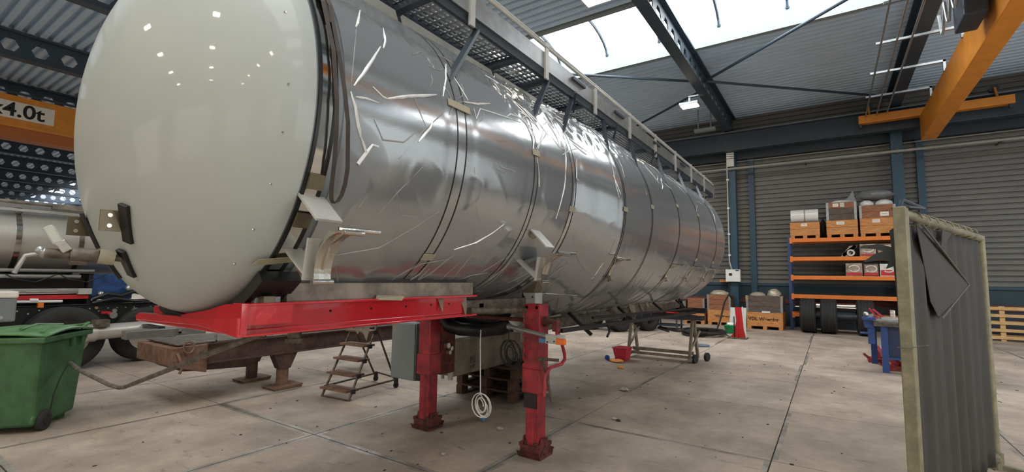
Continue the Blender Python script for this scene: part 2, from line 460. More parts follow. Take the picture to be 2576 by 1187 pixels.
add_fill_door('fill_door_6', (9.5, Y0), (1, 0), 9.0, 6.4, (0, 1), 'fill_soft')  # added out of view to brighten reflections in the rear flank
SKY1, FILL_SKY = (10.45, 13.4), (-1.6, 1.4)  # second strip is an added glow, out of view, filling the floor
# ---- ceiling: trapezoid roof deck around the rooflight and the added fill strip
def deck(x0, x1, name):
    g = G(); pts = []; per = 0.25; x = x0
    while x < x1-1e-6:
        for dx, dz in ((0, 0), (.11, 0), (.135, .11), (.225, .11)):
            if x+dx <= x1: pts.append((x+dx, ZR+dz))
        x += per
    pts.append((x1, ZR))
    pts += [(x1, ZR+.25), (x0, ZR+.25)]
    a = [g.bm.verts.new((x, Y0, z)) for x, z in pts]; b = [g.bm.verts.new((x, Y1, z)) for x, z in pts]
    for k in range(len(a)): g.face([a[k], a[(k+1) % len(a)], b[(k+1) % len(a)], b[k]])
    return mk(name, g, 'deck', ceil)
ceil = struct(mk('ceiling', G().box(X0, X1, Y0-.2, Y0, ZR, ZR+.25), 'deck'))
deck(SKY1[1], X1, 'roof_deck'); deck(FILL_SKY[1], SKY1[0], 'roof_deck'); deck(X0, FILL_SKY[0], 'roof_deck')
for wi, (sa, sb) in enumerate((SKY1, FILL_SKY)):
    wn = struct(mk('window_%d' % (wi+1), G().box(sa-.12, sa+.02, Y0, Y1, ZR-.03, ZR+.5).box(sb-.02, sb+.12, Y0, Y1, ZR-.03, ZR+.5), 'curb'))
    arc = [(sa+.02+(sb-sa-.04)*(.5-.5*math.cos(PI*k/10)), ZR+.5+.55*math.sin(PI*k/10)) for k in range(11)]
    YE = Y1 if wi == 0 else 7.5
    y = Y0; stp = 1.62 if wi == 0 else 4.0
    off = (2.28 - Y0) % stp
    ys = [Y0]+[Y0+off+stp*k for k in range(int((YE-Y0-off)/stp)+1)]+[YE]
    for k in range(len(ys)-1):
        if ys[k+1]-ys[k] < .1: continue
        g = G(); g.grid([[(x, yy, z) for x, z in arc] for yy in (ys[k]+.02, ys[k+1]-.02)])
        mk('pane', g, 'sky_pane' if wi == 0 else 'fill_sky_pane', wn)
        g = G(); g.tube([(x, ys[k+1], z-.06) for x, z in arc], 0.045, 6); mk('glazing_bar', g, 'girder', wn)

# ---- castellated roof girders
def girder(y):
    g = G(); zb, zt, t = 7.35, 8.05, .012; cw = 0.6; hr = .185
    n = int((X1-X0)/cw)
    zc = (zb+zt)/2
    hx = [(math.cos(PI/3*k)*hr, math.sin(PI/3*k)*hr) for k in range(6)]
    out = [(cw/2, 0), (cw/2, .33), (-cw/2, .33), (-cw/2, 0), (-cw/2, -.33), (cw/2, -.33)]
    for i in range(n):
        xc = X0+cw*(i+.5)+.1
        fr = []
        for yy in (y-t, y+t):
            a = [g.bm.verts.new((xc+p, yy, zc+q)) for p, q in hx]
            b = [g.bm.verts.new((xc+p, yy, zc+q)) for p, q in out]
            for k in range(6): g.face([a[k], a[(k+1) % 6], b[(k+1) % 6], b[k]])
            fr.append(a)
        for k in range(6): g.face([fr[0][k], fr[0][(k+1) % 6], fr[1][(k+1) % 6], fr[1][k]])
    g.box(X0, X1, y-.14, y+.14, zb, zb+.025); g.box(X0, X1, y-.14, y+.14, zt-.025, zt+.03)
    return g
first = None
GY = [3.05+5*k for k in range(-2, 12)]
for y in GY:
    if first is None:
        first = struct(mk('roof_beam', girder(0), 'girder')); first.location = (0, y, 0)
    else:
        o = first.copy(); COL.objects.link(o); o.location = (0, y, 0)
# ---- columns against the back wall
def column():
    g = G()
    g.box(19.62, 19.64, -.15, .15, 0, 7.4); g.box(19.94, 19.96, -.15, .15, 0, 7.4); g.box(19.64, 19.94, -.01, .01, 0, 7.4)
    g.box(19.55, 20.03, -.2, .2, 0, .03)
    return g
c0 = None
for y in GY:
    if c0 is None:
        c0 = struct(mk('column', column(), 'blue_steel')); c0.location = (0, y, 0)
    else:
        o = c0.copy(); COL.objects.link(o); o.location = (0, y, 0)
for y in (2.42, 2.42-5, 2.42+5, 2.42+10):
    g = G().box(20.1, 20.25, y-.1, y+.1, 0, 6.8); struct(mk('column', g, 'blue_steel'))
# runway beam on the columns, eaves rail
g = G(); g.box(19.2, 19.5, Y0, Y1, 6.55, 6.58).box(19.34, 19.36, Y0, Y1, 6.58, 7.22).box(19.2, 19.5, Y0, Y1, 7.22, 7.25)
rb = struct(mk('runway_beam', g, 'dark_steel'))
mk('crane_rail', G().box(19.31, 19.39, Y0, Y1, 7.25, 7.31), 'galv', rb)
for y in GY: mk('bracket', G().box(19.5, 19.62, y-.12, y+.12, 6.6, 7.2), 'dark_steel', rb)
# gutter-high wall band above the runway
struct(mk('eaves_beam', G().box(20.0, 20.25, Y0, Y1, 6.35, 7.0), 'dark_steel'))
# wall pipe and thin line above it
g = G(); g.tube([(19.55, y, 5.92) for y in (9.0, 3.0, -3.0, Y0+.05)], .045, 8)
pp = tag(mk('wall_pipe', g, 'pipe_grey'), 'long grey pipe running level along the back wall below the crane runway', 'pipe')
for y in (3.05, 0.6, -1.95, -4.4): mk('pipe_clip', G().box(19.53, 19.63, y-.03, y+.03, 5.84, 6.0).box(19.6, 20.3, y-.02, y+.02, 5.9, 5.94), 'dirty_steel', pp)
g = G(); g.tube([(20.05, y, 6.28) for y in (9.0, 3.0, -3.0, Y0+.05)], .02, 6)
tag(mk('wall_conduit', g, 'pipe_grey'), 'thin dark conduit running along the wall just above the grey pipe', 'conduit')
# roof bracing rods
br = [((15.0, 3.0, 7.75), (10.9, -2.0, 7.75)), ((15.0, 3.0, 7.75), (19.6, -1.95, 7.75)), ((15.6, 3.1, 7.75), (19.5, 8.0, 7.75)), ((15.0, 3.1, 7.75), (10.9, 8.0, 7.75))]
for k, (a, b) in enumerate(br):
    g = G().cyl(a, b, .04, n=8)
    struct(mk('roof_beam_brace', g, 'girder'))

# ================================================================== OVERHEAD ITEMS
def flood(name, loc, label, group=None, em='lamp_led'):
    gy = 3.05+5*round((loc[1]-3.05)/5)
    t = thing(name, label, 'lamp', loc, group)
    x, y, z = loc
    mk('housing', G().box(x-.2, x+.2, y-.28, y+.28, z, z+.09), 'galv', t, bevel=.01)
    mk('lens', G().box(x-.16, x+.16, y-.24, y+.24, z-.012, z), em, t)
    mk('bracket', G().box(x-.03, x+.03, y-.03, y+.03, z+.09, z+.30).box(x-.05, x+.05, min(y-.03, gy), max(y+.03, gy), z+.27, z+.31), 'galv', t)
    return t
flood('floodlight', (15.0, 3.46, 7.05), 'lit floodlight under the roof beam, above the far end of the walkway')
flood('floodlight', (8.25, 3.62, 7.12), 'lit floodlight at the top edge, near side of the rooflight')
flood('floodlight', (9.3, 43.6, 7.05), 'small lit floodlight seen beyond the left roof beams, upper one')
flood('floodlight', (9.4, 53.6, 7.05), 'small lit floodlight far away over the second tank, lower one')
FG = 'floodlights along the roof beams behind the photographer'
for gy in (3.05, -1.95, 8.05):
    for x in (-12.5, -9.5, -6.5, -3.5):
        flood('floodlight', (x, gy+(.4 if gy > 0 else -.4), 7.05), 'floodlight behind the photographer, %s from the front wall on the %s' % ({-12.5: 'first', -9.5: 'second', -6.5: 'third', -3.5: 'fourth'}[x], {3.05: 'beam over the tanker', -1.95: 'beam by the right wall', 8.05: 'beam left of the tanker'}[gy]), FG)
t = thing('batten_light', 'unlit pale batten fixture under the deck near the crane runway', 'lamp', (18.5, 3.75, 7.3))
mk('housing', G().box(18.4, 18.6, 3.36, 4.11, 7.22, 7.34), 'curb', t, bevel=.01)
mk('hanger', G().box(18.48, 18.52, 3.5, 3.54, 7.34, 8.1).box(18.48, 18.52, 3.95, 3.99, 7.34, 8.1), 'galv', t)

# ---- right overhead crane
cr = thing('overhead_crane', 'orange overhead crane with box girder and end carriage by the right roof', 'crane', (12, -2.7, 6.1))
mk('girder', G().box(-8, 19.12, -2.87, -2.5, 6.08, 6.86), 'orange_crane', cr, bevel=.015)
ec = mk('end_carriage', G().box(18.9, 19.15, -4.58, -0.95, 6.82, 7.08), 'orange_crane', cr, bevel=.015)
for y in (-4.25, -1.25):
    mk('wheel', G().lathe((19.29, y, 7.435), (1, 0, 0), [(0, .08), (0, .12), (.02, .12), (.02, .1), (.1, .1), (.1, .12), (.12, .12), (.12, .08)], 16), 'dark_steel', ec)
    mk('wheel_arm', G().bar((19.05, y, 7.05), (19.28, y, 7.44), .08, .05, (0, 1, 0)), 'orange_crane', ec)
    mk('buffer', G().cyl((19.02, y-.25 if y < -3 else y+.25, 6.7), (19.02, y-.25 if y < -3 else y+.25, 6.83), .05), 'dark_steel', ec)
ho = mk('hoist', G().box(10.3, 11.9, -3.3, -2.1, 6.92, 7.5).box(10.9, 11.7, -2.42, -2.1, 6.3, 6.95), 'dark_steel', cr, bevel=.03)
mk('hook_rope', G().cyl((11.2, -2.25, 6.9), (11.2, -2.25, 5.2+1.3), .02), 'grease', ho)
mk('curved_cable', G().tube([(11.3, -2.3, 6.95), (11.5, -2.55, 6.72), (11.35, -2.75, 6.55), (10.9, -2.9, 6.5), (10.4, -3.0, 6.6)], .025), 'black_plastic', ho)
mk('orange_hook', G().tube([(10.7, -2.9, 6.9), (10.75, -2.86, 6.6), (10.9, -2.75, 6.42), (11.2, -2.62, 6.38)], .05), 'orange_crane', ho)
for k, y in enumerate((-1.14, -1.42, -1.68)):
    mk('conductor_bar', G().cyl((-8, y, 7.02), (18.9, y, 7.02), .022, n=8), 'galv', cr)
for x in (7.5, 9.4, 11.3, 13.2, 15.1, 17.0):
    mk('crossarm', G().box(x-.03, x+.03, -2.52, -1.05, 7.03, 7.08).box(x-.03, x+.03, -2.52, -2.47, 6.8, 7.08), 'galv', cr)
# festoon loops between the crossarms near the camera
for k in range(5):
    x = 9.6+k*.55; g = G()
    g.tube([(x+.5*s, -2.0, 7.0-.5*math.sin(PI*s)) for s in [q/8 for q in range(9)]], .025, 6)
    mk('festoon_cable', g, 'galv', cr)
# ---- left overhead crane
cl = thing('overhead_crane', 'orange overhead crane carrying a 4.0 t plate, at left edge', 'crane', (3, 21.7, 5.9))
mk('girder', G().box(-10, 19.2, 21.5, 21.9, 6.3, 7.25), 'orange_crane', cl)
mk('flange', G().box(-10, 19.2, 21.42, 21.98, 6.22, 6.3), 'orange_crane', cl)
mk('walkway_channel', G().box(-10, 19.2, 21.46, 21.94, 5.92, 6.22).box(-10, 19.2, 21.40, 22.0, 5.86, 5.92), mat('orange_shade', (176, 98, 38), 0.55, var=0.1, scale=3), cl)  # darker orange paints in the shade under the girder
mk('end_carriage', G().box(19.0, 19.3, 20.0, 23.4, 6.85, 7.1), 'orange_crane', cl)
xr = 3.02
pt = mk('load_plate', G().box(xr+.55-3.0, xr+1.27, 21.475, 21.5, 6.50, 7.05), 'label_white', cl)
text('load_text', 'x4.0t', 0.62, (xr-.24, 21.473, 6.58), (1, 0, 0), (0, 0, 1), 'ink', pt, bold=.012)
mk('top_rail', G().box(-10, 19.2, 21.45, 21.5, 7.3, 7.36), 'dark_steel', cl)
# ================================================================== THE TANKER TRAILER
TY = 3.05
PXs = [1.282, 2.4, 3.945, 4.35, 4.8, 7.0, 10.465]
PRs = [1.085, 1.08, 1.082, 1.15, 1.244, 1.25, 1.265]
PZs = [2.505, 2.52, 2.535, 2.485, 2.412, 2.425, 2.452]
def ip(x, ys):
    for i in range(len(PXs)-1):
        if x <= PXs[i+1]:
            t = max(0, (x-PXs[i])/(PXs[i+1]-PXs[i])); return ys[i]*(1-t)+ys[i+1]*t
    return ys[-1]
def tp(x, th, off=0):       # point on the tank skin; th in degrees above horizontal on the camera side
    r, z = ip(x, PRs)+off, ip(x, PZs); a = R(th)
    return Vector((x, TY-r*math.cos(a), z+r*math.sin(a)))
def tn(th): return Vector((0, -math.cos(R(th)), math.sin(R(th))))

tk = thing('tanker_trailer', 'long silver tanker trailer with white domed end, wrapped in clear film, on red legs', 'tanker', (6.0, TY, 0.0))
# barrel
N = 120
xs = [1.27, 1.8, 2.4, 3.0, 3.6, 3.85, 3.945, 4.1, 4.25, 4.4, 4.55, 4.7, 4.8, 4.9, 5.5, 6.2, 7, 8, 9, 10, 10.465]
g = G()
rows = [[tp(x, 360*k/N) for k in range(N)] for x in xs]
for k in range(1, 9):
    a = PI/2*k/8; rr = 1.265*math.cos(a); xx = 10.465+.42*math.sin(a)
    rows.append([Vector((xx, TY-max(rr, .01)*math.cos(2*PI*q/N), 2.452+max(rr, .01)*math.sin(2*PI*q/N))) for q in range(N)])
g.rings(rows)
barrel = mk('barrel', g, 'tank_skin', tk, smooth=True)
# white dished end
g = G(); rows = []
for k in range(0, 25):
    a = PI/2*k/24; rr = max(1.085*math.cos(a), .006); xx = 1.284-.55*math.sin(a)
    rows.append([Vector((xx, TY-rr*math.cos(2*PI*q/N), 2.505+rr*math.sin(2*PI*q/N))) for q in range(N)])
g.rings(rows)
head = mk('dished_end', g, 'head_paint', tk, smooth=True)
def head_x(y, z):
    rr = ((y-TY)**2+(z-2.505)**2)/1.085**2
    return 1.284-.55*math.sqrt(max(0, 1-rr))
# hoops: chrome strip with dark edges
def ringstrip(x0, x1, o0, o1, a0=0, a1=360, n=N):
    g = G(); full = (a1-a0) >= 360
    m = n if full else n+1
    def row(x, o): return [tp(x, a0+(a1-a0)*k/n, o) for k in range(m)]
    rs = [row(x0, o0), row(x0, o1), row(x1, o1), row(x1, o0)]
    v = [[g.bm.verts.new(p) for p in r] for r in rs]
    for i in range(4):
        A, B = v[i], v[(i+1) % 4]
        for k in range(m if full else m-1): g.face([A[k], A[(k+1) % m], B[(k+1) % m], B[k]])
    if not full:
        for k in (0, m-1): g.face([v[i][k] for i in range(4)])
    return g
def hoop(name, x0, x1, edge, m='chrome', eo=.009):
    h = mk(name, ringstrip(x0, x1, -.01, .006), m, tk, smooth=True)
    for a, b in ((x0-edge*.4, x0+edge*.6), (x1-edge*.6, x1+edge*.4)):
        mk('edge_seal', ringstrip(a, b, -.01, eo), 'black_edge', h, smooth=True)
    return h
rim = hoop('rim_band', 1.284, 1.372, .016, eo=.012)
HX = [2.325, 3.262, 3.945, 4.84, 5.77, 7.02, 8.29, 9.66]
for i, x in enumerate(HX):
    hw = (.046, .03, .032, .022, .02, .016, .016, .014)[i]
    hoop('hoop', x-hw, x+hw, .012 if i < 3 else .018, 'chrome' if i < 4 else 'black_edge')
mk('hoop', ringstrip(10.45, 10.48, -.01, .01), 'alu', tk, smooth=True)
# rim fittings: small bracket plates with a hole on the rim
for th in (-22, -32.5):
    c = tp(1.33, th, .02); b = mk('rim_plate', G().bar(c-Vector((.04, 0, 0)), c+Vector((.04, 0, 0)), .075, .014, tn(th)), 'olive_plate', rim)
# dark strap hanging in a loop beside the rim
def ribbon(pts, wd, axis, th=.004):
    g = G(); pts = [Vector(p) for p in pts]; ax = Vector(axis)*wd/2; rs = []
    for i, p in enumerate(pts):
        d = (pts[min(i+1, len(pts)-1)]-pts[max(0, i-1)]).normalized(); n = d.cross(Vector(axis)).normalized()*th/2
        rs.append([p-ax-n, p+ax-n, p+ax+n, p-ax+n])
    return g.rings(rs)
lp = [(1.37, 62, .03), (1.375, 40, .03), (1.38, 27, .03), (1.37, 12, .035), (1.385, 2, .05), (1.41, -6, .06), (1.452, -17, .06), (1.46, -21, .06), (1.458, -24, .06), (1.446, -25.6, .06), (1.428, -26.1, .06), (1.410, -25.2, .06), (1.396, -22.5, .055), (1.378, -16, .05), (1.362, -8, .045), (1.352, -1, .04), (1.345, 12, .03), (1.34, 27, .03), (1.34, 50, .03)]
st = tag(mk('lashing_strap', ribbon([tp(x, th, o) for x, th, o in lp], .020, (0.9, -.42, 0)), 'strap'), 'dark lashing strap hanging in a long loop beside the white tank end', 'strap')
lp2 = [tp(1.33+.004*k, 75-6*k, .02) for k in range(10)]
mk('strap_run', ribbon(lp2, .045, (1, 0, 0)), 'strap', st)

# ---- stretched film over the barrel, with wrinkles
def sm(a, b, x):
    t = max(0, min(1, (x-a)/(b-a))); return t*t*(3-2*t)
from mathutils import noise as NZ
g = G(); rows = []
xsf = []; x = 1.42
while x < 10.4: xsf.append(x); x += .022 if x < 5 else .045
ths = [-88+168*k/190 for k in range(191)]
for x in xsf:
    hd = min(abs(x-h) for h in HX[:])
    row = []
    for th in ths:
        p = tp(x, th)
        crump = sm(20, 32, th)*sm(2.6, 3.2, x)*(1-sm(5.4, 6.4, x)) + .5*sm(20, 45, th)*sm(1.8, 2.6, x) + .35*sm(30, 50, th)*sm(5, 6, x)
        sag = sm(-42, -62, -abs(th)*1.0) if False else sm(42, 66, -th)
        near = sm(.16, .02, hd) if False else 1-sm(.02, .18, hd)
        q = Vector((x*7, p.y*7, p.z*7))
        rid = 1-abs(NZ.noise(q*.9))*2.2
        rid2 = 1-abs(NZ.noise(Vector((x*3.1+9, th*.055, 4))))*2.4
        rid3 = 1-abs(NZ.noise(Vector((x*4.0-th*.035, th*.03, 1))))*2.6
        o = .010 + crump*.012*max(rid, 0)**2 + crump*.005*NZ.noise(q*1.6) + sag*.014*max(rid3, 0)**3 + sag*.004*NZ.noise(q)
        o += .003*max(rid2, 0)**8*(1-crump)*(1-sm(-12, -2, th)*(1-sm(18, 28, th)))
        o *= (1-.75*near)
        row.append(tp(x, th, max(o, .008)))
    rows.append(row)
g.grid(rows)
fm = mk('clear_film', g, 'film', tk, smooth='keep')
fm.data.polygons.foreach_set('use_smooth', [True]*len(fm.data.polygons))

# ---- folds standing up in the film, one drawn from a reflected highlight
CRE = [(0.016,[(1.64,35.6),(1.57,27.8),(1.54,25.0)]),(0.005,[(1.54,24.5),(1.49,15.5),(1.46,7.7),(1.45,3.0)]),(0.016,[(1.69,22.0),(1.56,11.7),(1.47,4.9)]),(0.014,[(1.78,32.3),(1.76,28.8),(1.75,25.9),(1.71,21.9)]),(0.02,[(1.45,3.0),(1.48,-0.8),(1.51,-5.7),(1.53,-8.1)]),(0.012,[(1.48,2.0),(1.55,2.7),(1.63,2.8)]),(0.012,[(1.59,6.9),(1.66,5.1),(1.69,5.0)]),(0.016,[(1.69,5.0),(1.84,8.4),(1.97,10.9),(2.1,13.6)]),(0.008,[(1.6,-2.2),(1.64,-5.0),(1.67,-7.1),(1.82,-6.0),(1.93,-0.6)]),(0.018,[(1.53,-8.1),(1.58,-11.9),(1.54,-15.4),(1.61,-9.3),(1.65,-9.4)]),(0.018,[(1.93,-4.5),(2.02,0.8),(2.04,3.0)]),(0.006,[(2.04,3.0),(2.16,8.8)]),(0.016,[(2.32,31.4),(2.24,22.7),(2.16,14.0)]),(0.012,[(2.34,26.9),(2.39,20.9),(2.43,17.5)]),(0.014,[(2.38,16.0),(2.55,18.2),(2.71,21.5)]),(0.01,[(2.48,15.1),(2.49,11.1),(2.56,16.4),(2.89,18.5),(3.13,19.5)]),(0.005,[(2.42,9.2),(2.47,-8.4),(2.57,-20.9),(2.67,-26.3)]),(0.008,[(1.59,-43.6),(1.88,-39.7),(2.07,-31.3),(2.22,-24.6)]),(0.013,[(2.54,-38.6),(2.73,-34.7),(2.86,-30.0),(2.96,-25.4)]),(0.016,[(3.96,29.1),(3.81,10.9),(3.75,-3.4),(3.71,-13.3),(3.7,-19.1)]),(0.012,[(3.28,5.8),(3.32,-7.0)]),(0.012,[(4.67,-40.0),(4.68,-30.2)]),(0.014,[(3.05,23.2),(3.2,20.7),(3.25,13.6),(3.23,7.9)]),(0.012,[(3.27,9.2),(3.51,19.3),(3.66,26.3)]),(0.012,[(3.29,8.7),(3.42,17.0),(3.51,22.6)]),(0.012,[(3.62,19.9),(3.73,16.1),(3.88,15.9)]),(0.01,[(4.03,14.0),(3.98,2.9),(4.02,2.4)]),(0.012,[(4.71,37.0),(4.68,22.4),(4.76,20.1)]),(0.01,[(4.66,14.4),(4.75,5.3)]),(0.01,[(5.26,48.9),(6.18,52.3)]),(0.01,[(5.69,30.0),(5.63,11.6)]),(0.01,[(9.12,38.5),(8.5,21.9),(8.23,15.3)]),(0.006,[(1.75,-29.5),(1.85,-20.5),(1.99,-11.7)]),(0.006,[(1.82,-19.5),(1.94,-27.7),(2.05,-27.8)]),(0.006,[(1.6,-39.1),(1.62,-27.1),(1.71,-16.8)]),(0.007,[(1.8,-11.2),(1.96,-0.8),(2.13,7.1)]),(0.007,[(4.07,-24.0),(4.3,-34.3),(4.59,-38.8)]),(0.007,[(4.59,-38.8),(4.71,-25.3),(4.72,-16.9)]),(0.007,[(4.24,-48.6),(4.5,-37.9),(4.68,-27.9)]),(0.007,[(3.59,-74.4),(3.38,-52.1),(3.29,-35.0)]),(0.007,[(4.2,-93.1),(3.64,-55.2),(3.55,-38.7)]),(0.008,[(4.8,-55.8),(4.69,-39.7),(4.6,-31.5)]),(0.008,[(6.37,-61.4),(6.01,-43.9),(5.81,-34.8)]),(0.008,[(7.75,-67.6),(8.22,-50.3),(8.31,-33.6)]),(0.008,[(6.01,-79.9),(6.41,-68.2),(6.99,-60.8)]),(0.008,[(2.2,-52.4),(2.32,-45.9),(2.53,-43.5)]),(0.008,[(3.0,-55.1),(3.11,-46.9),(3.25,-39.5)]),(0.01,[(4.18,-68.6),(4.31,-59.9),(4.68,-51.6)])]
def fold(pts, wd, name, m, h=.9):
    # tent-shaped fold along (x, theta) points
    P3 = [(tp(x, th, .012), tn(th)) for x, th in pts]
    fine = []
    for i in range(len(P3)-1):
        n = max(2, int((P3[i+1][0]-P3[i][0]).length/.04))
        for k in range(n):
            t = k/n; fine.append((P3[i][0].lerp(P3[i+1][0], t), P3[i][1].lerp(P3[i+1][1], t)))
    fine.append(P3[-1])
    g = G(); rs = []
    for i, (p, n) in enumerate(fine):
        d = (fine[min(i+1, len(fine)-1)][0]-fine[max(0, i-1)][0]).normalized()
        s = d.cross(n).normalized(); t = i/(len(fine)-1)
        ww = wd*(.25+.75*math.sin(PI*min(1, max(0, .08+.84*t))))*(.75+.5*random.random())
        jit = s*wd*.25*(random.random()-.5)
        rs.append([p-s*ww+jit, p+n*ww*h+jit+s*ww*.3*(random.random()-.5), p+s*ww+jit])
    g.rings(rs)
    return mk(name, g, m, fm)
for wd, pts in CRE:
    fold(pts, wd*.55, 'fold', 'fold' if wd > .0095 else 'fold_soft')
rnd = random.Random(11)
def rfold(x, th, ln, ang, wd, m):
    pts = [(x, th)]
    for k in range(3):
        ang += rnd.uniform(-.5, .5)
        x += ln*math.cos(ang)/3; th += ln*math.sin(ang)/3*50
        pts.append((x, th))
    fold(pts, wd, 'fold', m)
for k in range(46):      # crumpled area above the second and third hoop
    rfold(rnd.uniform(2.9, 4.9), rnd.uniform(20, 44), rnd.uniform(.12, .4), rnd.uniform(0, 6.28), rnd.uniform(.004, .009), 'fold')
for k in range(14): rfold(rnd.uniform(1.7, 2.8), rnd.uniform(-10, 40), rnd.uniform(.1, .3), rnd.uniform(0, 6.28), rnd.uniform(.003, .006), 'fold_soft')
for k in range(16): rfold(rnd.uniform(5.0, 10.0), rnd.uniform(28, 45), rnd.uniform(.15, .5), rnd.uniform(0, 6.28), rnd.uniform(.004, .008), 'fold')
for k in range(60):      # gathers along the underside
    x = rnd.uniform(1.6, 10.2)
    rfold(x, rnd.uniform(-80, -52), rnd.uniform(.3, .6), rnd.uniform(1.0, 2.0), rnd.uniform(.005, .010), 'fold_soft')
# loose tatters under the belly
def tatter(pts, m='film_loose'):
    mk('film_tatter', G().poly(pts), m, fm, solid=.002)
for k in range(26):
    x = rnd.uniform(1.7, 3.1) if k < 8 else rnd.uniform(5.2, 9.6); a = tp(x, rnd.uniform(-66, -58) if k < 8 else rnd.uniform(-80, -64), .015); L = rnd.uniform(.12, .32) if k < 8 else rnd.uniform(.08, .22)
    q = rnd.uniform(.05, .16)
    tatter([a, a+Vector((q, 0, .02)), a+Vector((q*.8, -.03, -L*.6)), a+Vector((q*.35, -.05, -L)), a+Vector((-.02, -.02, -L*.4))])
for k in range(24):     # gathered hem hanging along the rear underside
    x = 5.0+k*.21; a = tp(x, -70, .01); b = tp(x+.22, -70, .01)
    z = rnd.uniform(.05, .13)
    tatter([a, b, b+Vector((.02, .03, -z*rnd.uniform(.6, 1))), a+Vector((.1, -.02, -z*1.3)), a+Vector((-.02, .03, -z*rnd.uniform(.6, 1)))])
for x, th in ((2.31, 12.8), (2.33, -42.5), (3.26, 7.3), (3.95, -12.8), (4.84, -1.0), (5.77, 5.5), (7.02, 13.7), (8.29, 13.8), (8.3, -20.9), (9.66, -21.4)):
    c = tp(x, th, .016); hw = .11 if x < 3 and th > 0 else .055
    mk('tape_piece', G().bar(c-Vector((hw, 0, 0)), c+Vector((hw, 0, 0)), .05, .006, tn(th)), 'tape', tk)
# one long strip of tape at the foot of the rim
c = [tp(1.2+.08*k, -46.5+.75*k, .02) for k in range(6)]
mk('tape_piece', ribbon(c, .05, (.3, -.7, .6)), 'tape', tk)

# ---- fittings on the white end
def fit_plate(y, z, h, wd, tilt, m='black_plastic', fin=None):
    x = head_x(y, z); nrm = Vector((x-1.284-.2, (y-TY)*.6, (z-2.505)*.45)).normalized()
    d = Vector((0, tilt, -1)); d = (d-nrm*d.dot(nrm)).normalized()
    c = Vector((x, y, z))+nrm*.008
    o = mk('mount_plate', G().bar(c-d*h/2, c+d*h/2, wd, .02, nrm), m, head, bevel=.003)
    return o, c
fit_plate(2.80, 1.885, .20, .055, .35)
fit_plate(3.36, 1.875, .20, .055, -.10)
fit_plate(2.97, 1.70, .16, .055, .30)
fit_plate(3.25, 1.68, .14, .05, .10)
for y, xe in ((2.84, .755), (3.38, .765)):
    f = mk('fin_plate', G().box(xe, .86, y-.006, y+.006, 1.845, 1.945), 'olive_plate', head)
    for z in (1.87, 1.92): f2 = mk('fin_bolt', G().cyl((xe+.035, y-.012, z), (xe+.035, y+.012, z), .010, n=10), 'zinc', head)
# coupling arm
ar = [(0.93, 2.965, 1.715), (.86, 2.97, 1.72), (.80, 2.98, 1.728), (.70, 3.0, 1.73), (.615, 3.02, 1.735), (.555, 3.03, 1.72), (.525, 3.03, 1.64)]
g = G().cyl(ar[0], ar[2], .017).cyl(ar[1], ar[2], .03).cyl(ar[2], ar[3], .034).cyl(ar[3], ar[4], .024).cyl((.76, 2.99, 1.70), (.70, 3.0, 1.70), .018)
cp = mk('coupling_arm', g, 'dirty_steel', head, smooth=True)
mk('coupling_clamp', G().cyl(ar[1], ar[2], .036), 'tape', head, smooth=True)
mk('coupling_ball', G().ball(ar[4], .024, n=10, m=6), 'galv', head, smooth=True)
mk('coupling_valve', G().ball((.60, 3.02, 1.745), .020, n=10, m=6).tube([ar[4], ar[5], ar[6]], .010, 8), 'galv', head, smooth=True)
mk('sight_glass', G().bar((.62, 3.02, 1.86), (.66, 3.0, 1.78), .05, .04), 'glass', head, bevel=.008)
mk('sight_base', G().bar((.66, 3.0, 1.79), (.69, 2.99, 1.745), .045, .04), 'zinc', head, bevel=.005)
# rivet heads on the flange
for th in (20, 0, -12, -25, -38, -50, 160, 150, 172, 184, 196, 208):
    a = R(th); q = Vector((1.284-.55*math.sqrt(1-.97**2), TY-1.085*.97*math.cos(a), 2.505+1.085*.97*math.sin(a)))
    mk('stud', G().ball(q, .006, n=8, m=5), 'chrome', head)

